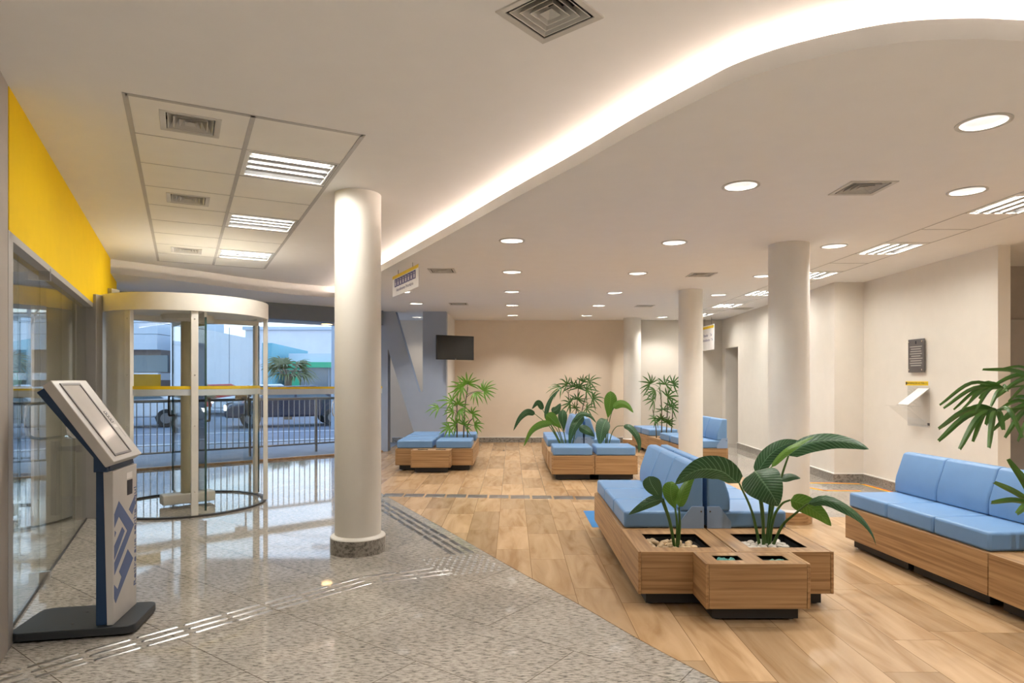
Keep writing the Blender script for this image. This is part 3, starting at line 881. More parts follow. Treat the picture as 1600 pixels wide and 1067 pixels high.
s2 = Vector((.563,0,-.826)); n2 = Vector((.826,0,.563))
A = Vector((-.277,0,1.35)); B = Vector((.017,0,.921))
Cc, Dd = B-n2*.05, A-n2*.05
nav = [Dd+s2*.012, Cc, Vector((-.020,0,.868)), Vector((-.086,0,.868)), Vector((-.086,0,.945)), Dd-n2*.045+s2*.012]
MB().prism_y([(p.x,p.z) for p in nav],-.190,.190).build('head_case','kiosk_navy',ko,bevel=.003)
MB().box(-.086,-.020,-.160,.160,.056,.90).build('body','kiosk_navy',ko,bevel=.003)
MB().prism_y([(p.x,p.z) for p in (A,B,Cc,Dd)],-.205,.205).build('head_cover','kiosk_silver',ko,bevel=.004)
pan = MB().prism_y([(0,.0565),(0,.868),(-.048,.868),(-.030,.0565)],-.17,.17).build('front_panel','kiosk_silver',ko,bevel=.003)
HM = frame(A,(0,1,0),(-s2.x,0,-s2.z))       # x across, y up the slope, z out of the face
def head_rect(y0,y1,s0,s1,h0,h1,name,m,par=ko,bev=0):
    b = MB(); b.M = HM; b.box(y0,y1,-s1,-s0,h0,h1); return b.build(name,m,par,bevel=bev)
bez = MB(); bez.M = HM
for r in ((-.145,.085,.022,.034),(-.145,.085,.478,.49),(-.145,-.133,.034,.478),(.073,.085,.034,.478)): bez.box(r[0],r[1],-r[3],-r[2],-.004,.006)
bez.build('screen_bezel','bezel',ko)
head_rect(-.133,.073,.034,.478,-.003,.002,'screen','screen_reflect_gray')
for k in range(4):
    kk = head_rect(.118,.150,.215+k*.020,.231+k*.020,0,.0015,'icon_key','black_ink')
    head_rect(.124,.144,.219+k*.020,.2265+k*.020,.0014,.002,'key_mark','sign_white',kk)
head_rect(.163,.166,.33,.50,0,.001,'card_groove','black_ink')
head_rect(.112,.156,.305,.325,0,.001,'small_notice','sign_white')
def kpix(px, py):
    d = Vector(((px-800)/1000,1,(594-py)/1000)); t = KO.dot(kx)/d.dot(kx)
    p = Vector((0,0,CH))+d*t - KO
    return (p.dot(ky), p.z)
def kpoly(pts, name, m, h=.0012, par=pan):
    q = [kpix(x/3.95+140,y/3.95+720) for x,y in pts]
    b = MB(); b.M = frame((0,0,0),(0,1,0),(0,0,1)); b.prism(q,0.0,h)
    o = b.build(name,m,par); return o
kpoly([(152,330),(180,248),(273,392),(153,705),(152,630),(232,430),(180,342),(153,412)],'emblem','kiosk_blue')
kpoly([(201,408),(216,432),(152,612),(152,525)],'emblem','kiosk_blue')
kpoly([(235,545),(268,600),(160,878),(151,850),(151,765),(172,792),(197,715),(182,683)],'emblem','kiosk_blue')
kpoly([(280,210),(278,275),(262,330),(242,300)],'emblem','kiosk_blue')
kpoly([(155,432),(163,442),(155,470)],'emblem','kiosk_blue')
kpoly([(232,120),(263,110),(262,200),(232,212)],'card_slot','black_ink',.002)
kpoly([(228,75),(262,63),(262,100),(228,112)],'small_notice','sign_white')
text('lettering','Retire sua senha aqui',.052,frame((0.0008,.142,.455),(0,0,1),(0,-1,0)),'kiosk_blue',pan,sx=1.28)
b = MB(); b.box(-.0175,-.0165,-.12,-.075,.879,.905); 
sk = MB(); sk.M = HM; sk.box(-.135,-.085,-.565,-.532,-.035,-.032); 
nt_ = MB().box(-.0182,-.0165,-.125,-.08,.870,.872).build('seam','black_ink',ko)

# ------------------------------------------------------------------ tactile paving
def bar_mesh(L, W, H=.005):
    m = MB(); k = W/2
    base = rrect(-L/2,L/2,-W/2,W/2,(k*.98,)*4,4); top = rrect(-L/2+.006,L/2-.006,-W/2+.006,W/2-.006,(max(.002,k-.007),)*4,4)
    n = len(base)
    m.add([(x,y,0) for x,y in base]+[(x,y,H) for x,y in top],[list(range(n,2*n))]+[(i,(i+1)%n,n+(i+1)%n,n+i) for i in range(n)])
    return m
bars = {}
def put_bar(x, y, a, L, W, label, group, z=0.0, m='steel', name='tactile_bar'):
    k = (round(L,3),round(W,3),m)
    if k not in bars: o = bar_mesh(L,W).build(name,m,smooth=True); bars[k] = o
    else: o = bars[k].copy(); COL.objects.link(o)
    o.location = (x,y,z); o.rotation_euler = (0,0,a); tag(o,label,'tactile bar',group)
u = Vector((.672,.740,0)); nn = Vector((.740,-.672,0))
for c in (-3.71,-3.635,-3.56):
    for k in range(9):
        s = 2.54-.232*k-.116
        p = u*s+nn*c
        put_bar(p.x,p.y,math.atan2(u.y,u.x),.212,.026,'rounded steel guide bar in the granite run passing the ticket kiosk','steel bars beside the kiosk')
u2 = Vector((.914,.407,0)); n2_ = Vector((.407,-.914,0))
for c in (-4.423,-4.338,-4.253):
    for k in range(2):
        s0 = u2.dot(Vector((-1.04,4.376,0))) + (.10 if c > -4.4 else 0) 
        p = u2*(s0+.135+.258*k)+n2_*c
        put_bar(p.x,p.y,math.atan2(u2.y,u2.x),.24,.026,'rounded steel guide bar in the short granite run before the stud field','steel bars before the studs')
u3 = Vector((.468,-.884,0)); n3 = Vector((.884,.468,0))
for c in (1.917,1.992,2.068):
    for k in range(12):
        s = -4.56-.232*k-.12
        p = u3*s+n3*c
        put_bar(p.x,p.y,math.atan2(u3.y,u3.x),.212,.042,'flat steel guide bar with painted dark reflection in the run along the plank floor edge','steel bars along the plank edge',0.0,'steel_dark_reflect')
for i in range(9):
    for j in range(9):
        p = Vector((-.662,4.80,0))+Vector((.175,-.401,0))*(i/8)*.97+Vector((.422,.147,0))*((j+(.5 if i%2 else 0))/8.5)
        if 'stud' not in bars:
            o = MB().lathe([(.001,.006),(.008,.0055),(.0125,.002),(.0135,0)],14).build('tactile_stud','steel',smooth=True); bars['stud'] = o
        else: o = bars['stud'].copy(); COL.objects.link(o)
        o.location = p; tag(o,'small domed steel stud in the warning field on the granite','tactile stud','studs of the warning field')
for k in range(11):
    x0 = -1.50+.2475*k; 
    yy = 7.50-(.20*k/10)
    t = MB()
    for r in (-1,0,1):
        t.box(-.108,.108,r*.062-.024,r*.062+.024,0,.006)
    t.box(-.112,.112,-.094,.094,0,.003)
    o = t.build('tactile_plate','steel',bevel=.0015,segs=1)
    o.location = (x0+.11,yy,.003); tag(o,'ribbed steel guide plate in the straight row across the plank floor','tactile plate','plates across the plank floor')

# blue floor marking, guard lines
o = MB().box(.735,1.42,5.86,6.60,.0031,.0045).build('floor_marking','floor_blue'); tag(o,'bright blue floor marking showing beside the left side of the two-sided bench','floor marking')
def tape(name, pts, wid, label, ms=('tape_yellow','tape_red')):
    root = None
    for (off,m) in ((0,ms[0]),(wid,ms[1])):
        t = MB()
        for a,b in zip(pts[:-1],pts[1:]):
            a = Vector((a[0],a[1],0)); b = Vector((b[0],b[1],0)); d = (b-a).normalized(); q = Vector((-d.y,d.x,0))
            obox(t,a+q*off,b+q*off,wid,.0005,.003)
        o = t.build(name if root is None else 'red_edge',m,root)
        if root is None: root = o; tag(o,label,'floor tape')
tape('floor_tape',[(3.55,8.40),(4.22,8.36),(4.52,8.30),(4.62,6.4)],.030,'yellow and red floor line beside the skirting of the right wall')
tape('floor_tape',[(3.55,8.45),(3.80,7.80),(4.25,7.78)],.026,'thin yellow and red floor line in front of the right wall corner')

# ------------------------------------------------------------------ wall items, signs, television
pl = thing('wall_plaque','dark grey inscribed plaque on the right wall','plaque',(4.67,7.348,1.44))
MB().box(-.034,-.020,-.142,.142,0,.382).build('plate','plaque_gray',pl,bevel=.002)
for y in (-.118,.118):
    for z in (.03,.352): MB().cyl((0,y,z),(-.042,y,z),.010,12).build('stud','chrome',pl,smooth=True)
for k in range(9):
    wdt = (.095,.11,.10,.12,.085,.11,.10,.09,.11)[k]
    MB().box(-.0348,-.034,-wdt,wdt,.075+k*.027,.083+k*.027).build('text_line','vent_gray',pl)
MB().prism([(-.01,.325),(.012,.325),(.012,.36),(-.01,.36)],0,.001).build('crest','black_ink',pl).matrix_local = frame((-.0341,0,0),(0,-1,0),(0,0,1))
yl = thing('wall_label','yellow information label above the clear leaflet holder','label',(4.67,7.385,1.29))
MB().box(-.003,0,-.205,.205,0,.047).build('strip','yellow_film',yl)
text('lettering','INFORMAÇÕES AO PÚBLICO',.030,frame((-.0033,-.012,.0235),(0,-1,0),(0,0,1)),'black_ink',yl,sx=.95)
MB().box(-.0036,-.003,.175,.20,.008,.040).build('icon','black_ink',yl)
hl = thing('leaflet_holder','clear acrylic leaflet holder with a white sheet on the right wall','leaflet holder',(4.67,7.33,.82))
MB().box(-.018,-.012,-.20,.20,0,.46).build('back_plate','acrylic',hl)
def slab_xz(x0,z0,x1,z1,y0,y1,th):
    d = Vector((x1-x0,0,z1-z0)).normalized(); q = Vector((-d.z,0,d.x))*th
    return MB().prism_y([(x0,z0),(x1,z1),(x1+q.x,z1+q.z),(x0+q.x,z0+q.z)],y0,y1)
slab_xz(-.018,.44,-.26,.245,-.21,.02,.005).build('shelf','acrylic',hl)
slab_xz(-.30,.235,-.07,.23,-.12,.16,.006).build('ledge','acrylic',hl)
slab_xz(-.27,.225,-.006,.01,-.19,.14,.005).build('brace','acrylic',hl)
slab_xz(-.02,.436,-.252,.256,-.195,-.005,-.004).build('sheet','paper',hl)
MB().box(-.010,-.006,-.185,-.150,.02,.05).build('badge','black_ink',hl)

def hanging_sign(name, label, a, b, ztop, h, th=.012):
    a = Vector(a); b = Vector(b); mid = (a+b)/2; d = (b-a).normalized(); L = (b-a).length
    t = thing(name,label,'sign',(mid.x,mid.y,ztop-h),math.atan2(d.y,d.x))
    MB().box(-L/2,L/2,-th/2,th/2,0,h).build('board','sign_white',t,bevel=.002)
    for x in (-L*.28,L*.28): MB().cyl((x,0,h),(x,0,ZL-ztop+h),.003,6).build('hanger','dark_metal',t)
    return t,L
sg,L = hanging_sign('hanging_sign','white hanging sign with yellow top and purple pictograms below the lower ceiling edge',(-1.44,7.75,0),(-1.0,6.88,0),2.60,.245)
Rm = frame((0,-.0062,0),(1,0,0),(0,0,1))
b = MB(); b.M = Rm; b.box(-L/2,L/2,.208,.245,0,.001); b.build('yellow_band','yellow_film',sg)
for k in range(8):
    b = MB(); b.M = Rm; x = -.40+.1*k; b.box(x,x+.092,.105,.20,0,.001); o = b.build('pictogram','purple_ink',sg)
    c = MB(); c.M = Rm
    c.box(x+.030,x+.058,.118,.160,.001,.0014); c.prism([(x+.044+.010*math.cos(q*PI/5),.176+.010*math.sin(q*PI/5)) for q in range(10)],.001,.0014)
    c.build('figure','sign_white',o)
text('lettering','Atendimento Prioritário',.052,Rm @ Matrix.Translation((-.01,.062,0)),'purple_ink',sg,sx=1.25)
sg,L = hanging_sign('hanging_sign','white hanging sign with yellow band and two text lines at the corridor end',(4.10,13.80,0),(4.13,13.07,0),2.50,.52)
Rm = frame((0,-.0062,0),(1,0,0),(0,0,1))
b = MB(); b.M = Rm; b.box(-L/2,L/2,.45,.50,0,.001); b.build('yellow_band','yellow_film',sg)
for s_,y_ in (('Elevador     Tér',.31),('Atendimento  1ºA',.21)):
    text('lettering',s_,.085,Rm @ Matrix.Translation((0,y_,0)),'purple_ink',sg,sx=.95)

tv = thing('television','black flat television on an arm beside the cut-out wall','television',(-1.06,11.93,1.73),math.radians(33))
MB().box(-.39,.39,-.02,.02,0,.45).build('casing','tv_black',tv,bevel=.004)
MB().box(-.374,.374,-.0215,-.0195,.022,.434).build('screen','tv_screen',tv)
MB().box(-.012,.012,-.0218,-.020,.008,.014).build('badge','chrome',tv)
MB().box(-.1,.1,.02,.04,.12,.33).build('mount_plate','dark_metal',tv)
MB().tube([(0,.035,.22),(-.02,.14,.22),(.03,.32,.22)],.018,8).build('arm','dark_metal',tv)

# ------------------------------------------------------------------ bench units (local: x across, y away from camera)
UW, Z0, Z1, ZS, ZB = .575, .084, .334, .450, .77
def wood_box(root, w, l, holes=(), top=True):
    """oak case with separate front and side boards, optional openings in the top"""
    e = .018
    MB().box(e+.001,w-e-.001,.001,e,Z0,Z1-.001).build('front_panel','oak_cross',root,bevel=.0015,segs=1)
    MB().box(e+.001,w-e-.001,l-e,l-.001,Z0,Z1-.001).build('rear_panel','oak_cross',root,bevel=.0015,segs=1)
    MB().box(0,e,0,l,Z0,Z1).build('side_panel','oak_long',root,bevel=.0015,segs=1)
    MB().box(w-e,w,0,l,Z0,Z1).build('side_panel','oak_long',root,bevel=.0015,segs=1)
    if top:
        outer = [(e,e),(w-e,e),(w-e,l-e),(e,l-e)]
        hs = [[(a,c),(b,c),(b,d),(a,d)] for a,b,c,d in holes]
        o = holed_slab('top_panel',outer,hs,Z1-.022,Z1-.001,'oak_long'); o.parent = root
    MB().box(e,w-e,e,l-e,Z0+.0,Z0+.012).build('floor_panel','plinth_black',root)
def plinth(root, x0, x1, y0, y1):
    MB().box(x0,x1,y0,y1,.016,Z0).build('plinth','plinth_black',root)
    for x in (x0+.03,x1-.03):
        for y in (y0+.03,y1-.03):
            MB().lathe([(.001,.003),(.019,.003),(.019,.008),(.008,.012),(.008,.018),(.001,.018)],14,(x,y,0)).build('levelling_foot','chrome',root,smooth=True)
def cushion(root, x0, x1, y0, y1):
    return MB().box(x0,x1,y0,y1,Z1+.001,ZS).build('cushion','blue_vinyl',root,bevel=.018,segs=3)
BACK = [(0,.452),(0,ZB-.002),(.055,ZB),(.075,ZB-.004),(.088,ZB-.018),(.150,.575),(.158,.53),(.158,.452)]
def seat_unit(label, loc, n, back_side, rz=0.0, group=None, pitch=.475, nb=None, wide=UW):
    """back_side +1: backrest along the right edge, -1: along the left edge"""
    t = thing('bench_unit',label,'bench',loc,rz,group)
    l = n*pitch
    wood_box(t,wide,l)
    for k in range(2):
        plinth(t,.055,wide-.055,.045+k*l/2,l/2-.012+k*(l/2-.02))
    e = .022
    for k in range(n):
        y0, y1 = k*pitch+(.012 if k == 0 else .003), (k+1)*pitch-(.012 if k == n-1 else .003)
        if back_side > 0: cushion(t,e,wide-.008,y0,y1)
        else: cushion(t,.008,wide-e,y0,y1)
        if nb is not None and k >= nb: continue
        pr = [((wide-.010)-x if back_side > 0 else .010+x, z) for x,z in BACK]
        MB().prism_y(pr,y0,y1).build('backrest','blue_vinyl',t,bevel=.014,segs=3)
    ends = [(.006,.010)]
    for y0,y1 in ends:
        x = [(.0,Z1),(.0,.475),(.055,.485),(.115,.485),(.175,.375),(.175,Z1)]
        x = [(0,Z1),(0,.485),(.085,.485),(.165,.38),(.165,Z1)]
        pr = [((wide-.006)-a if back_side > 0 else .006+a, b) for a,b in x]
        MB().prism_y(pr,y0,y1).build('bracket','bracket_blue',t,bevel=.001,segs=1)
        MB().cyl((pr[1][0]+(-.02 if back_side > 0 else .02),y0-.003,.45),(pr[1][0]+(-.02 if back_side > 0 else .02),y0,.45),.006,10).build('bracket_bolt','dark_metal',t)
    return t
def stool_unit(label, loc, rz=0.0, group=None, w=UW, l=.57):
    t = thing('stool_unit',label,'stool',loc,rz,group)
    wood_box(t,w,l); plinth(t,.055,w-.055,.045,l-.045); cushion(t,.022,w-.022,.022,l-.022)
    return t
def planter_unit(label, loc, rz=0.0, group=None, w=UW, l=.585):
    t = thing('planter_unit',label,'planter',loc,rz,group)
    h = (.11,w-.11,.10,l-.14)
    wood_box(t,w,l,[h]); plinth(t,.055,w-.055,.045,l-.045)
    a,b,c,d = h
    m = MB(); z = .20
    m.add([(a,c,Z1-.004),(b,c,Z1-.004),(b,d,Z1-.004),(a,d,Z1-.004),(a,c,z),(b,c,z),(b,d,z),(a,d,z)],[(0,1,5,4),(1,2,6,5),(2,3,7,6),(3,0,4,7),(4,5,6,7)])
    m.build('liner','plinth_black',t,solid=.004)
    MB().box(a+.006,b-.006,c+.006,d-.006,.21,.285).build('soil','soil',t)
    return t
def bin_unit(label, loc, rz=0.0, w=.58, l=.25):
    t = thing('bin_unit',label,'litter bin',loc,rz)
    hs = [(.085,.235,.075,.175),(.345,.495,.075,.175)]
    wood_box(t,w,l,hs); plinth(t,.05,w-.05,.045,l-.035)
    for a,b,c,d in hs:
        m = MB(); z = .12
        m.add([(a,c,Z1-.004),(b,c,Z1-.004),(b,d,Z1-.004),(a,d,Z1-.004),(a,c,z),(b,c,z),(b,d,z),(a,d,z)],[(0,1,5,4),(1,2,6,5),(2,3,7,6),(3,0,4,7),(4,5,6,7)])
        m.build('bin_sleeve','plinth_black',t,solid=.003)
        g = MB(); rr = random.Random(int(a*1000)); pts = []; nx_,ny_ = 8,6
        for j in range(ny_+1):
            for i in range(nx_+1):
                pts.append((a+.004+(b-a-.008)*i/nx_, c+.004+(d-c-.008)*j/ny_, .308+rr.uniform(-.014,.018)))
        g.add(pts,[(j*(nx_+1)+i,j*(nx_+1)+i+1,(j+1)*(nx_+1)+i+1,(j+1)*(nx_+1)+i) for j in range(ny_) for i in range(nx_)])
        g.build('bin_bag','bag_teal',t,smooth=True)
    return t

# A: two-sided bench in the foreground
bin_unit('oak litter bin unit with two openings in front of the nearest bench planters',(1.072,3.54,0))
pAL = planter_unit('oak planter box with tan pebbles, left of the pair on the nearest bench',(.748,3.792,0))
pAR = planter_unit('oak planter box with white pebbles, right of the pair on the nearest bench',(1.332,3.792,0))
seat_unit('blue three-seat bench facing the revolving door, left half of the two-sided bench',(.748,4.382,0),3,1)
seat_unit('blue three-seat bench facing the right wall, right half of the two-sided bench',(1.332,4.382,0),3,-1)
# B: sofa by the right edge
RB = math.radians(4.4)
def B_(x,y): return Vector((2.795,3.763,0))+Vector((math.cos(RB),math.sin(RB),0))*x+Vector((-math.sin(RB),math.cos(RB),0))*y
seat_unit('blue three-seat sofa with oak base standing by the right wall',B_(0,0),3,1,RB,pitch=.467)
planter_unit('oak planter box at the near end of the right sofa, cut by the picture edge',B_(0,-.592),RB)
# C: mid bench
g_ = 'bench modules behind the two-sided bench'
stool_unit('blue cushioned stool unit, front left of the middle planted bench',(.533,8.60,0),0,'front stools of the middle bench')
stool_unit('blue cushioned stool unit, front right of the middle planted bench',(1.115,8.60,0),0,'front stools of the middle bench')
planter_unit('oak planter box behind the front left stool of the middle bench',(.525,9.175,0))
planter_unit('oak planter box behind the front right stool of the middle bench',(1.107,9.175,0))
seat_unit('blue bench facing left with backrests behind the planted stools of the middle bench',(.520,9.765,0),3,1)
seat_unit('blue bench facing right with backrests behind the planted stools of the middle bench',(1.102,9.765,0),3,-1)
planter_unit('oak planter box with tall palm at the far end of the middle bench',(.82,11.195,0))
# D: left rear stools
bin_unit('oak litter bin unit in front of the rear left stools below the television',(-1.468,9.27,0),0,.575,.25)
stool_unit('blue stool unit behind the litter bin, front left of the rear left cluster',(-1.738,9.525,0))
stool_unit('blue stool unit, front right of the rear left cluster before the bright green palm',(-1.156,9.525,0))
stool_unit('blue stool unit in the middle of the left side of the rear left cluster',(-1.738,10.10,0))
planter_unit('oak planter box holding the bright green palm in the rear left cluster',(-1.156,10.10,0))
stool_unit('blue stool unit, far left of the rear left cluster by the cut-out wall',(-1.738,10.69,0))
stool_unit('blue stool unit behind the bright green palm of the rear left cluster',(-1.156,10.69,0))
# E: right rear bench
RE = math.radians(4.0)
def E_(x,y): return Vector((2.625,9.50,0))+Vector((math.cos(RE),math.sin(RE),0))*x+Vector((-math.sin(RE),math.cos(RE),0))*y
seat_unit('blue two-seat bench with backrest right behind the rear round column',Vector((2.625,9.50,0)),2,1,RE,wide=.6)
stool_unit('blue stool unit next to the rear palm, near side',E_(0,.965),RE)
planter_unit('oak planter box with palm between the rear right stools',E_(0,1.54),RE)
stool_unit('blue stool unit right behind the rear palm planter of the right rear bench',E_(0,2.13),RE)
stool_unit('blue stool unit at the far end of the right rear bench by the far column',E_(0,2.71),RE)

# ------------------------------------------------------------------ plants
def leaf_mesh(mb, mid, hw, side0=None, fold=.25, prof=None, roll=0.0, wave=0.0, n=18, nu=6):
    """blade along the midrib points; half width hw; faces the direction away from the viewer's line, rolled"""
    mid = smooth_path(mid, max(3, n//max(1,len(mid)-1)))
    m = len(mid); vs = []; uvs = []; fs = []
    for i,p in enumerate(mid):
        t = i/(m-1)
        T = (mid[min(i+1,m-1)]-mid[max(i-1,0)]).normalized()
        V = (p-Vector((0,0,CH))).normalized() if side0 is None else Vector(side0)
        sd = T.cross(V)
        if sd.length < 1e-4: sd = T.orthogonal()
        sd.normalize()
        nr = sd.cross(T).normalized()
        ro = roll if not callable(roll) else roll(t)
        s2_ = sd*math.cos(ro)+nr*math.sin(ro); n2__ = nr*math.cos(ro)-sd*math.sin(ro)
        wd = hw*(prof(t) if prof else (math.sin(PI*min(1,t**.8))**.75)*(1-.25*t))
        for k in range(nu+1):
            a = (k/nu-.5)*2
            vs.append(p+s2_*(a*wd)-n2__*(fold*wd*(1-abs(a)) * 1.0)+n2__*(wave*wd*math.sin(9*t+2*a)*abs(a)))
            uvs.append((k/nu,t))
    for i in range(m-1):
        for k in range(nu):
            fs.append((i*(nu+1)+k,i*(nu+1)+k+1,(i+1)*(nu+1)+k+1,(i+1)*(nu+1)+k))
    mb.add(vs,fs,uvs)
def ovate(t): return max(.0,math.sin(PI*t**.62))**.7*(1-.12*t)
def obovate(t): return max(.0,math.sin(PI*min(1,.05+t*.95)**1.7))**.6
def lance(t): return max(0.0,math.sin(PI*t**.75))**.8
def peace_lily(label, base, leaves, z0=.25):
    """leaves: (petiole pixel points with depth, blade points, half width px, material, roll)"""
    t = thing('peace_lily',label,'plant',base)
    inv = Matrix.Translation(-Vector(base))
    for pet, bl, hwp, m, roll, *shape in leaves:
        Y = bl[0][2]
        mb = MB(); mb.M = inv
        leaf_mesh(mb,[P(*q) for q in bl],hwp*Y/1000,roll=roll,prof=obovate if shape else ovate,wave=.05,fold=.30)
        lf = mb.build('leaf',m,t,smooth=True)
        sb = MB(); sb.M = inv
        pts = [P(*q) for q in pet]
        if pts:
            sb.tube(smooth_path(pts+[P(*bl[0])],5),.0105 if Y < 6 else .008,7,taper=.55)
            # blade midrib thickening
            sb.build('petiole','green_stem',lf,smooth=True)
    return t
YA = 4.08
Ld, Ll = 'lily_dark','lily_light'
bR = (1.205,854)
def base_px(x,y,z): Y = y; return (800+1000*x/Y, 594+(CH-z)*1000/Y, Y)
bx,by_,_ = base_px(1.615,YA,.26)
peace_lily('large peace lily with long drooping leaves in the right planter of the nearest bench',(1.615,YA,.262),[
  ([(bx-7,by_,4.08),(1175,800,4.07)],[(1155,755,4.04),(1130,734,4.02),(1099,730,4.0),(1076,739,3.96),(1054,757,3.92)],22,Ld,.55),
  ([(bx-3,by_,4.05),(1192,800,4.02),(1186,765,3.98)],[(1179,737,3.93),(1190,752,3.86),(1204,771,3.80),(1216,791,3.78)],31,Ld,.15),
  ([(bx,by_,4.10),(1190,800,4.13)],[(1181,740,4.2),(1200,712,4.24),(1224,695,4.28),(1250,689,4.34)],13,Ld,-.3),
  ([(bx+1,by_,4.12),(1203,790,4.14)],[(1205,730,4.03),(1228,707,4.02),(1250,693,4.01),(1272,682,4.0)],7,Ll,.7),
  ([(bx+3,by_,4.1),(1206,800,4.12),(1222,742,4.14)],[(1232,712,4.14),(1262,695,4.12),(1300,689,4.08),(1334,694,4.04),(1358,702,4.0)],15,Ld,.45),
  ([(bx+2,by_,4.14),(1204,800,4.2)],[(1219,750,4.25),(1236,745,4.27),(1251,747,4.3)],7,Ld,.4),
  ([(bx+5,by_,4.06),(1208,812,4.05),(1221,788,4.03)],[(1235,781,4.0),(1258,788,3.96),(1281,803,3.92),(1299,822,3.9)],15,Ll,-.2),
  ([(bx+8,by_,4.04),(1222,822,4.0),(1242,803,3.95)],[(1262,787,3.9),(1290,782,3.84),(1320,795,3.8),(1345,812,3.77),(1362,834,3.75),(1369,853,3.74)],9.5,Ld,lambda t: .15+1.3*t),
])
bx,by_,_ = base_px(1.04,YA,.26)
peace_lily('small light green peace lily in the left planter of the nearest bench',(1.04,YA,.262),[
  ([(bx,by_,4.06),(1046,815,4.04)],[(1033,780,4.0),(1026,768,3.98),(1018,755,3.97),(1014,744,3.97)],14,Ld,.2,1),
  ([(bx,by_,4.05),(1047,815,4.03)],[(1036,779,4.0),(1019,783,3.96),(1000,793,3.92),(982,804,3.9)],9,Ld,.35),
  ([(bx+3,by_,4.08),(1058,820,4.08)],[(1055,794,4.1),(1050,780,4.11),(1048,765,4.12),(1050,752,4.13)],13,Ll,.1,1),
  ([(bx+4,by_,4.08),(1062,822,4.08)],[(1061,792,4.06),(1067,773,4.05),(1077,752,4.05),(1090,734,4.06)],10,Ll,.5),
])
# pebbles
peb = {}
def pebbles(x0,x1,y0,y1,z,n,m,label,group,seed):
    rr = random.Random(seed)
    placed = []
    for k in range(4000):
        if len(placed) >= n: break
        x, y = rr.uniform(x0,x1), rr.uniform(y0,y1)
        if any((x-a)**2+(y-b)**2 < .033**2 for a,b in placed): continue
        placed.append((x,y))
        q = (m,k%4)
        if q not in peb:
            bm = bmesh.new(); bmesh.ops.create_icosphere(bm,subdivisions=2,radius=.019)
            for v in bm.verts: v.co *= 1+rr.uniform(-.10,.10); v.co.z *= .72; v.co.x *= 1.15
            me = bpy.data.meshes.new('pebble'); bm.to_mesh(me); bm.free()
            for p_ in me.polygons: p_.use_smooth = True
            me.materials.append(MATS[m]); peb[q] = me
        o = bpy.data.objects.new('pebble',peb[q]); COL.objects.link(o)
        o.location = (x,y,z+rr.uniform(-.002,.010)); o.rotation_euler = (rr.uniform(-.3,.3),rr.uniform(-.3,.3),rr.uniform(0,6.28))
        s = rr.uniform(.95,1.4); o.scale = (s,s,s)
        tag(o,label,'pebble',group)
pebbles(.748+.13,.748+.41,3.792+.12,3.792+.40,.293,36,'pebble_tan','tan rounded pebble in the planter of the small light green lily','tan pebbles',3)
pebbles(1.332+.12,1.332+.40,3.792+.12,3.792+.38,.293,34,'pebble_white','whitish rounded pebble in the planter of the large drooping lily','white pebbles',5)

# middle bench lilies
YC = 9.46
bx,by_,_ = base_px(.81,YC,.26)
peace_lily('broad-leaved peace lily in the left planter of the middle bench',(.81,YC,.262),[
  ([(bx-3,by_,YC),(860,668,9.45)],[(836,647,9.4),(824,644,9.38),(812,654,9.33),(802,673,9.3)],5.5,Ld,.3),
  ([(bx-2,by_,YC),(856,655,9.5)],[(848,640,9.5),(841,629,9.5),(831,639,9.5)],5,Ld,.3),
  ([(bx-1,by_,9.5),(862,665,9.6)],[(853,656,9.6),(855,638,9.6),(863,620,9.6),(877,606,9.6)],4,Ld,.4),
  ([(bx,by_,YC),(882,680,9.4)],[(877,669,9.4),(868,660,9.35),(860,652,9.32),(853,648,9.3)],9,Ll,.2,1),
  ([(bx+2,by_,YC)],[(881,673,9.4),(880,660,9.4),(879,650,9.4),(880,640,9.42)],7.5,Ld,.2,1),
  ([(bx-2,by_,9.4),(872,675,9.35)],[(862,662,9.3),(846,663,9.25),(830,674,9.2),(818,698,9.15)],6,Ll,.3),
  ([(bx+4,by_,YC),(895,665,9.4),(905,648,9.35)],[(912,649,9.3),(902,659,9.25),(894,674,9.2),(889,694,9.2)],8,Ld,.2),
  ([(bx,by_,9.5),(868,655,9.55)],[(862,644,9.6),(870,640,9.6),(876,630,9.6)],7,Ld,.2),
  ([(bx+6,by_,YC),(900,672,9.4)],[(905,667,9.4),(914,671,9.35),(922,676,9.3),(929,682,9.3)],7,Ld,.2),
  ([(bx+3,by_,YC),(893,672,9.3)],[(898,655,9.2),(908,647,9.2),(922,650,9.2),(932,661,9.2)],4,Ld,.4),
])
bx,by_,_ = base_px(1.39,YC,.26)
peace_lily('tall peace lily with one upright leaf in the right planter of the middle bench',(1.39,YC,.262),[
  ([(bx-2,by_,YC),(948,660,9.4)],[(947,655,9.3),(942,666,9.2),(939,680,9.15),(937,695,9.1)],11.5,Ld,.1),
  ([(bx-1,by_,YC),(948,670,YC)],[(950,652,9.45),(952,638,9.45),(954,625,9.45),(954,611,9.45)],10,Ll,.05,1),
  ([(bx,by_,YC),(952,660,YC)],[(958,637,9.4),(969,631,9.38),(980,634,9.35),(990,645,9.3)],6.5,Ll,.2),
  ([(bx+2,by_,YC),(955,680,9.4),(963,667,9.35)],[(974,665,9.3),(985,669,9.25),(995,681,9.2),(999,694,9.2),(998,708,9.2)],5.5,Ld,.3),
])

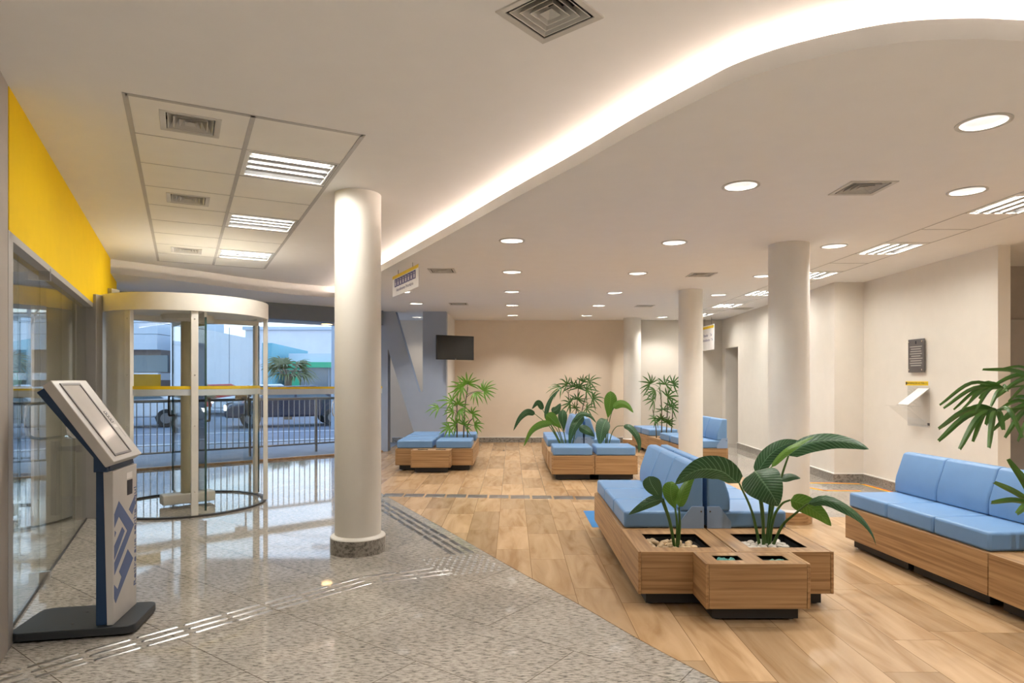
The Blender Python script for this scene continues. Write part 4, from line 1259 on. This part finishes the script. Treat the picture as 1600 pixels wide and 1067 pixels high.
def fan(mb, c, axis, up, n, L, wd, spread, droop, rr, seg=5):
    """hand of narrow leaflets"""
    axis = Vector(axis).normalized(); up = Vector(up); up = (up-axis*up.dot(axis)).normalized(); sd = axis.cross(up)
    for i in range(n):
        a = (i/(n-1)-.5)*spread+rr.uniform(-.06,.06)
        d = (axis*math.cos(a)+sd*math.sin(a)).normalized()
        ll = L*(1-.22*abs(a)/(spread/2))*rr.uniform(.85,1.08)
        mid = [c+d*ll*t+Vector((0,0,-droop*ll*t*t*rr.uniform(.8,1.2)))+up*.10*ll*math.sin(PI*t) for t in (0,.33,.66,1)]
        leaf_mesh(mb,mid,wd*rr.uniform(.8,1.1),side0=up,fold=.35,prof=lance,n=6,nu=2)
def palm(label, base, canes, fans, m, L, wd, seed, cane_r=.012, sway=1.0):
    rr = random.Random(seed)
    t = thing('lady_palm',label,'plant',base)
    inv = Matrix.Translation(-Vector(base))
    cl = []
    for pts in canes:
        mb = MB(); mb.M = inv
        path = smooth_path([P(*q) for q in pts],5); mb.tube(path,cane_r,7,taper=.6)
        mb.build('cane','cane_brown',t,smooth=True); cl += path
    for (px,py,Y,ax,n,k) in fans:
        c = P(px,py,Y)
        mb = MB(); mb.M = inv
        fan(mb,c,ax,(rr.uniform(-.5,.5),-.8,rr.uniform(.1,.7)),n,L*k,wd,3.4 if n > 6 else 2.1,.24,rr)
        fr = mb.build('frond',m,t,smooth=True)
        q = min(cl,key=lambda v:(v-c-Vector((0,0,-.10))).length)
        sm = MB(); sm.M = inv
        sm.tube(smooth_path([q,(q+c)/2+Vector((0,0,.02)),c],4),cane_r*.35,5)
        sm.build('stalk','green_stem',fr,smooth=True)
    return t
YD = 10.4
palm('bright green lady palm among the rear left blue stools',(-.868,YD,.262),
  [[(724,699,YD),(725,660,YD),(727,632,YD),(731,605,YD)],[(714,699,10.35),(714,660,10.35),(714,632,10.3)],[(731,699,10.45),(731,665,10.45),(740,652,10.4)]],
  [(731,600,10.3,(.1,-.2,1),10,1.0),(756,611,10.3,(.55,-.2,.5),11,1.15),(722,606,10.25,(-.5,-.2,.3),8,1.0),(722,604,10.25,(-.3,-.3,-1),6,.9),(706,628,10.2,(-.9,-.3,.25),7,1.0),
   (686,637,10.1,(-1,-.2,-.1),5,.8),(742,613,10.2,(.5,-.4,-.7),6,.8),(716,632,10.2,(.1,-.4,.9),8,.8),(738,647,10.3,(.7,-.2,.5),7,.75),(718,640,10.2,(.6,-.4,-.6),6,.8),
   (712,663,10.2,(-.8,-.3,.35),7,.9),(726,664,10.2,(.3,-.4,.7),8,.8),(702,668,10.1,(-.7,-.3,-.3),7,.7),(741,664,10.3,(.8,-.2,.1),6,.7),(709,643,10.3,(-.8,-.3,-.1),5,.8)],
  'palm_lime',.275,.014,11)
YCp = 11.45
palm('dark green lady palm at the far end of the middle bench',(1.11,YCp,.262),
  [[(898,705,YCp),(899,660,YCp),(902,625,YCp),(904,605,YCp)],[(892,705,11.4),(891,650,11.4),(888,615,11.4)],[(905,705,11.5),(908,650,11.5),(917,612,11.5)]],
  [(886,601,11.3,(-.4,-.2,.5),7,1.0),(921,597,11.4,(.5,-.2,.3),7,1.0),(916,610,11.3,(.8,-.2,.3),8,1.0),(904,606,11.3,(.1,-.3,1),9,1.0),(877,605,11.2,(-.9,-.2,-.3),6,1.15),(895,604,11.3,(-.2,-.3,.9),7,.9),
   (902,624,11.3,(.3,-.3,.6),8,.9),(926,622,11.3,(.8,-.2,0),8,.9),(891,630,11.2,(-.6,-.3,.2),8,.9),(916,638,11.3,(.7,-.3,-.2),7,.9),(900,638,11.2,(0,-.4,.6),8,.8),(911,597,11.4,(.2,-.2,.9),6,.8)],
  'palm_green',.27,.013,12)
YE = 11.35
palm('dark green lady palm beside the rear round column',(2.79,YE,.262),
  [[(1033,706,YE),(1034,660,YE),(1033,625,YE),(1030,605,YE)],[(1040,706,11.35),(1042,660,11.35),(1044,610,11.3)],[(1026,706,11.3),(1025,670,11.3),(1020,640,11.3)],[(1047,706,11.4),(1050,660,11.4),(1051,640,11.4)]],
  [(1016,600,11.2,(-.5,-.3,.6),9,1.05),(1040,601,11.2,(.3,-.3,.9),7,1.0),(1031,606,11.2,(-.2,-.4,.2),8,1.0),(1021,625,11.2,(-.7,-.3,.4),8,1.0),(1043,620,11.2,(.5,-.3,.3),8,1.0),(1049,636,11.3,(.5,-.3,.5),8,.9),
   (1033,655,11.2,(-.3,-.3,.6),8,.7),(1042,660,11.3,(.3,-.4,.7),8,.7),(1024,610,11.2,(-.9,-.3,-.3),6,.9),(1052,600,11.4,(.6,-.3,.6),8,1.0),(1024,655,11.2,(-.7,-.3,.2),7,.7),(1036,640,11.2,(.1,-.4,.5),7,.8)],
  'palm_green',.28,.014,13)
# palm at the right picture edge: leaflets placed one hand at a time
pb = B_(.29,-.31)
tB = thing('lady_palm','big lady palm whose long leaves reach in at the right picture edge','plant',(pb.x,pb.y,.262))
inv = Matrix.Translation(-Vector((pb.x,pb.y,.262)))
def hand(c, tips, wpx, Y, m='palm_green', back=None):
    mb = MB(); mb.M = inv
    C0 = P(c[0],c[1],Y)
    for (tx,ty,dy,rise) in tips:
        T = P(tx,ty,Y+dy); mid = (C0+T)/2+Vector((0,0,rise))
        leaf_mesh(mb,[C0,mid,T],wpx*Y/1000,fold=.4,prof=lambda t: (max(0,math.sin(PI*min(1,t*.86+.06)))**.5),roll=random.uniform(.2,.9),n=10,nu=4)
    fr = mb.build('frond',m,tB,smooth=True)
    sm = MB(); sm.M = inv
    s0 = Vector((pb.x,pb.y,C0.z-.15))
    sm.tube(smooth_path([s0,(s0+C0)/2+Vector((0,0,.08)),C0],5),.005,6); sm.build('stalk','green_stem',fr,smooth=True)
hand((1567,606),[(1468,633,-.1,.07),(1474,638,-.15,.05),(1503,640,-.2,.04),(1548,635,-.25,.02),(1523,644,-.2,.05),(1574,612,-.1,.02),(1530,623,0,.05),(1490,640,.05,.05),(1512,632,.1,.07)],3.0,3.35)
hand((1556,641),[(1466,670,-.1,.05),(1466,689,-.15,.05),(1499,702,-.2,.06),(1545,700,-.25,.05),(1598,684,-.15,.07),(1500,648,.0,.03),(1568,672,-.1,.03),(1540,664,-.1,.03),(1480,676,.05,.06),(1520,690,.0,.07)],4.6,3.30)
hand((1640,600),[(1535,577,-.1,.03),(1560,577,.1,.05),(1556,621,-.1,.06),(1575,628,-.2,.05),(1580,600,.1,.04),(1545,606,.1,.06)],3.4,3.35)
hand((1625,640),[(1570,684,-.1,.06),(1572,655,.0,.05),(1590,690,-.2,.05),(1552,672,-.1,.06),(1585,620,.1,.03),(1560,640,.1,.05)],3.8,3.4)
hand((1618,790),[(1553,753,-.1,.01),(1548,785,-.15,.02),(1588,803,-.2,.02),(1575,717,.05,.02),(1590,733,.0,.02)],5.0,3.2)
rr_ = random.Random(21)
for (ox,oy,oz,ax) in ((.10,.05,1.30,(.7,.2,.6)),(.22,-.02,1.12,(1,-.1,.2)),(.06,.12,1.05,(.4,.6,.5)),(.16,.0,.85,(.9,.2,.1)),(.05,-.12,.95,(.5,-.7,.3))):
    mb = MB(); c_ = Vector((ox,oy,oz)); fan(mb,c_,ax,(0,-.3,.9),9,.34,.018,3.0,.3,rr_); fr = mb.build('frond','palm_green',tB,smooth=True)
    sm = MB(); sm.tube(smooth_path([(ox*.3,oy*.3,oz-.2),(ox*.6,oy*.6,oz-.06),c_],4),.005,6); sm.build('stalk','green_stem',fr,smooth=True)
for dx_,dy_,h_ in ((-.05,0,1.25),(.05,.04,1.05),(0,-.06,.8)):
    mb = MB(); mb.tube([(dx_,dy_,0),(dx_*1.3,dy_,h_*.5),(dx_*1.6,dy_,h_)],.013,8); mb.build('cane','cane_brown',tB,smooth=True)

# ------------------------------------------------------------------ outside
structure(MB().prism([(FA.x-6,FA.y-3),(FA.x,FA.y+.12),(FB.x,FB.y+.12),(2,14.2),(2,17.5),(-30,3)],-.2,-.02).build('pavement','pavement'), 'grey pavement outside the glass facade')
rd = MB().prism([(-80,-10),(-30,3),(2,17.5),(30,20),(60,120),(-80,120)],-.5,-.24); structure(rd.build('road','asphalt'), 'blue-grey street')
k_ = MB(); obox(k_,(-30,3),(2,17.5),.25,-.24,.0); structure(k_.build('kerb','kerb'))
k_ = MB(); obox(k_,(-40,8.5),(10,25.5),.16,-.24,-.228); structure(k_.build('road_marking','kerb'))
# railing
ra = facade(-2.1)+fn*1.05; rb = facade(.32)+fn*1.05
rl = (rb-ra).length; rdz = (rb-ra).normalized()
rail = thing('railing','steel baluster railing on the pavement outside the glass facade','railing',ra,math.atan2(rdz.y,rdz.x))
MB().cyl((0,0,1.0),(rl,0,1.0),.026,10).build('top_rail','steel',rail,smooth=True)
MB().cyl((0,0,.14),(rl,0,.14),.018,10).build('bottom_rail','steel',rail,smooth=True)
npost = 6
for k in range(npost):
    x = rl*(k+.25)/npost
    MB().cyl((x,0,-.02),(x,0,1.03),.026,10).build('post','steel',rail,smooth=True)
nb = int(rl/.098); nb = min(nb,92)
for k in range(nb):
    x = rl*(k+.5)/nb
    MB().cyl((x,0,.14),(x,0,1.0),.008,6).build('baluster','steel',rail,smooth=True)

def car(label, x, y, rz, m, lights='headlight', tail=True):
    t = thing('car',label,'car',(x,y,-.24),rz)
    prof = [(-2.1,.35),(-2.12,.62),(-1.95,.78),(-1.15,.90),(-.55,1.38),(.75,1.42),(1.45,1.0),(2.0,.92),(2.12,.7),(2.1,.35)]
    b = MB(); b.M = Matrix.Rotation(0,4,'Z')
    b.prism_y(prof,-.84,.84); b.build('body',m,t,bevel=.07,segs=3)
    for s in (-1,1):
        w_ = MB(); y0 = s*.842
        w_.add([(-1.05,y0,.92),(-.52,y0,1.31),(.05,y0,1.34),(.05,y0,.94)],[(0,1,2,3)]); w_.build('side_window','shop_glass',t,solid=.01)
        w_ = MB(); w_.add([(.12,y0,.94),(.12,y0,1.34),(.68,y0,1.34),(1.25,y0,.98)],[(0,1,2,3)]); w_.build('side_window','shop_glass',t,solid=.01)
        for xx in (-1.32,1.32):
            c = MB(); c.cyl((xx,s*.70,.31),(xx,s*.86,.31),.31,24); wl2 = c.build('wheel','tyre',t,bevel=.02)
            c = MB(); c.cyl((xx,s*.85,.31),(xx,s*.866,.31),.18,14); c.build('hub_cap','steel',wl2)
        c = MB(); c.box(-2.13,-2.05,s*.72-.13,s*.72+.13,.60,.72); c.build('headlamp',lights,t,bevel=.02)
        c = MB(); c.box(2.05,2.13,s*.70-.13,s*.70+.13,.74,.86); c.build('tail_lamp','taillight',t,bevel=.02)
    w_ = MB(); w_.add([(-1.17,-.74,.93),(-1.17,.74,.93),(-.6,.66,1.36),(-.6,-.66,1.36)],[(0,1,2,3)]); w_.build('windscreen','shop_glass',t,solid=.01)
    w_ = MB(); w_.add([(1.47,-.72,1.02),(1.47,.72,1.02),(.82,.66,1.40),(.82,-.66,1.40)],[(0,1,2,3)]); w_.build('rear_window','shop_glass',t,solid=.01)
    return t
rdir = math.atan2(14.5,32)
car('white car parked across the street, seen through the left part of the revolving door',-13.2,21.6,rdir+.1,'car_white')
car('silver car at the far left seen just above the kiosk screen edge',-13.4,17.2,rdir,'car_silver')
car('dark car on the street seen right of the revolving door',-7.75,22.4,rdir,'car_dark')
car('white van-like car behind the centre of the revolving door',-11.5,29.5,rdir,'car_white')
car('red car further down the street behind the railing',-14.2,30.5,rdir,'car_red')

def window_row(root, M, xs, z0, z1, w_, name='window', m='shop_glass'):
    for x in xs:
        b = MB(); b.M = M; b.box(x,x+w_,-.06,.02,z0,z1); o = b.build(name,m,root)
        f_ = MB(); f_.M = M
        f_.box(x+w_/2-.03,x+w_/2+.03,-.08,-.05,z0,z1); f_.build('mullion','pole_gray',o)
# pale concrete building at left
bl = thing('building','pale concrete building with horizontal bands and dark window strip','building',(-26,36,-.24),0)
MB().box(-10,6.2,0,8,0,1.6).build('ground_storey','render_brown',bl)
MB().box(-10,6.2,-.2,8,1.6,2.0).build('white_band','render_white',bl)
MB().box(-10,6.2,0.1,8,2.0,3.3).build('window_strip','render_brown',bl)
MB().box(-10,6.2,-.3,8,3.3,4.15).build('white_band','render_pale',bl)
MB().box(-10,6.2,-.25,8,4.18,4.8).build('white_band','render_pale',bl)
MB().box(-10,6.2,-.2,8,4.83,5.4).build('parapet','render_pale',bl)
for x in (-7,-3.2,1.6,4.6):
    MB().box(x,x+2.0,.04,.2,2.05,3.0).build('window','shop_glass',bl)
# white gabled hall
gh = thing('building','white metal-clad hall with sloping roof and teal side','building',(-15.4,34,-.24),.12)
MB().prism_y([(-2.6,0),(-2.6,4.65),(2.0,3.7),(2.0,0)],0,10).build('front_wall','render_white',gh)
MB().box(2.0,2.5,.2,10,0,3.6).build('side_wall','teal_wall',gh)
for x in (-1.2,.35): MB().box(x,x+.03,-.02,.02,.2,4.4).build('panel_joint','pole_gray',gh)
MB().box(-2.4,1.8,-.03,.02,.95,1.02).build('panel_joint','pole_gray',gh)
# glazed shop with green edge
sh = thing('building','glazed low shop building with bright green roof edge','building',(-9.0,36,-.24),.05)
MB().box(-3.6,12,0,9,0,2.35).build('glazed_front','shop_glass',sh)
MB().box(-3.7,12.1,-.25,9,2.3,2.6).build('green_edge','green_trim',sh)
MB().box(-3.7,-2.9,-.1,9,0,2.3).build('green_pier','green_trim',sh)
MB().box(-3.6,12,.3,9,2.6,3.1).build('roof_edge','render_pale',sh)
for k in range(11): MB().box(-2.6+1.3*k,-2.55+1.3*k,-.04,.02,0,2.3).build('mullion','pole_gray',sh)
# second row of white blocks
b2 = thing('building','distant white block beyond the green-edged shop','building',(-16,60,-.24),0)
MB().box(-9,0,0,8,0,6.3).build('wall','render_white',b2)
MB().box(-9.2,.2,-.2,8,6.3,6.6).build('parapet','render_pale',b2)
b3 = thing('building','tall pale block seen through the glass partition at the left','building',(-52,46,-.24),0)
MB().box(-6,12,0,8,0,5.0).build('wall','render_white',b3); MB().box(-6.2,12.2,-.2,8,5.0,5.3).build('parapet','render_pale',b3)
for x in (-4,-1,2,5): MB().box(x,x+1.4,-.05,.1,2.2,3.4).build('window','shop_glass',b3)
# street palm
sp = thing('street_palm','short street palm with grey-green fans outside the facade','palm tree',(-9.1,26.0,-.24))
MB().tube([(0,0,0),(.03,0,.8),(0,0,1.75)],.17,12,taper=.8).build('trunk','bark',sp,smooth=True)
rr = random.Random(4)
for k in range(17):
    a = k*2.4; el = .1+.9*(k%5)/4
    ax = Vector((math.cos(a)*math.cos(el),math.sin(a)*math.cos(el),math.sin(el)))
    c = Vector((0,0,1.75))+ax*.55
    mb = MB(); fan(mb,c,ax,(0,-.3,1),12,.80,.036,2.6,.45,rr); f_ = mb.build('frond','palm_street',sp,smooth=True)
    MB().cyl((0,0,1.7),c,.018,5).build('stalk','bark',f_)
# small tree at left
st = thing('street_palm','bushy palm on the street left of the revolving door shaft','palm tree',(-12.3,24.8,-.24))
MB().tube([(0,0,0),(.0,0,.9)],.14,10,taper=.8).build('trunk','bark',st,smooth=True)
for k in range(13):
    a = k*2.4; el = .1+.9*(k%4)/3
    ax = Vector((math.cos(a)*math.cos(el),math.sin(a)*math.cos(el),math.sin(el)))
    c = Vector((0,0,.95))+ax*.4
    mb = MB(); fan(mb,c,ax,(0,-.3,1),11,.55,.026,2.6,.45,rr); f_ = mb.build('frond','palm_street',st,smooth=True)
    MB().cyl((0,0,.9),c,.018,5).build('stalk','bark',f_)
def pole(label, x, y, h, armd):
    t = thing('street_pole',label,'pole',(x,y,-.24))
    MB().tube([(0,0,0),(0,0,h)],.09,10,taper=.7).build('shaft','pole_gray',t,smooth=True)
    for z in (h-.3,h-.9): MB().box(-.7,.7,-.05,.05,z,z+.1).build('crossarm','pole_gray',t)
    MB().tube(smooth_path([(0,0,h-1.2),(armd*.5,0,h-.6),(armd,0,h-.5)],4),.035,6).build('lamp_arm','pole_gray',t,smooth=True)
    MB().box(armd-.15,armd+.35,-.1,.1,h-.56,h-.44).build('lamp_head','pole_gray',t)
    return t
pole('grey street pole with lamp arm right of the revolving door',-5.85,21.0,5.2,.7)
pole('grey utility pole seen through the glass partition',-16.6,22.0,4.6,.6)
for k,(z0,z1,lb) in enumerate(((3.55,3.9,'lowest of the black street wires'),(4.1,4.3,'second black street wire above the green-edged shop'),(4.5,4.8,'upper black street wire against the sky'),(5.0,5.1,'topmost black street wire against the sky'))):
    w_ = MB(); w_.tube(smooth_path([(-40,20,z0),(-16.6,22.0,z0+.1),(-10,21.5,z0-.1),(-5.85,21.0,z1-.1),(12,20,z1)],6),.014,5)
    o = w_.build('street_wire','tyre'); tag(o,lb,'wire','street wires')
# warm lamp under the outside canopy
sl = thing('soffit_light','warm round lamp under the canopy outside the facade','lamp',(-3.40,11.75,2.38))
MB().lathe([(.001,0),(.10,0),(.10,.03),(.001,.03)],24).build('lens','soffit_lamp',sl)
MB().lathe([(.10,-.004),(.115,-.004),(.115,.03),(.10,.03)],24,closed=True).build('rim','frame_gray',sl,smooth=True)
cn = MB(); obox(cn,facade(-1.816)+fn*.12,facade(.32)+fn*.12,.9,2.41,2.6); structure(cn.build('trim_canopy','frame_gray'),'dark canopy soffit outside the facade')
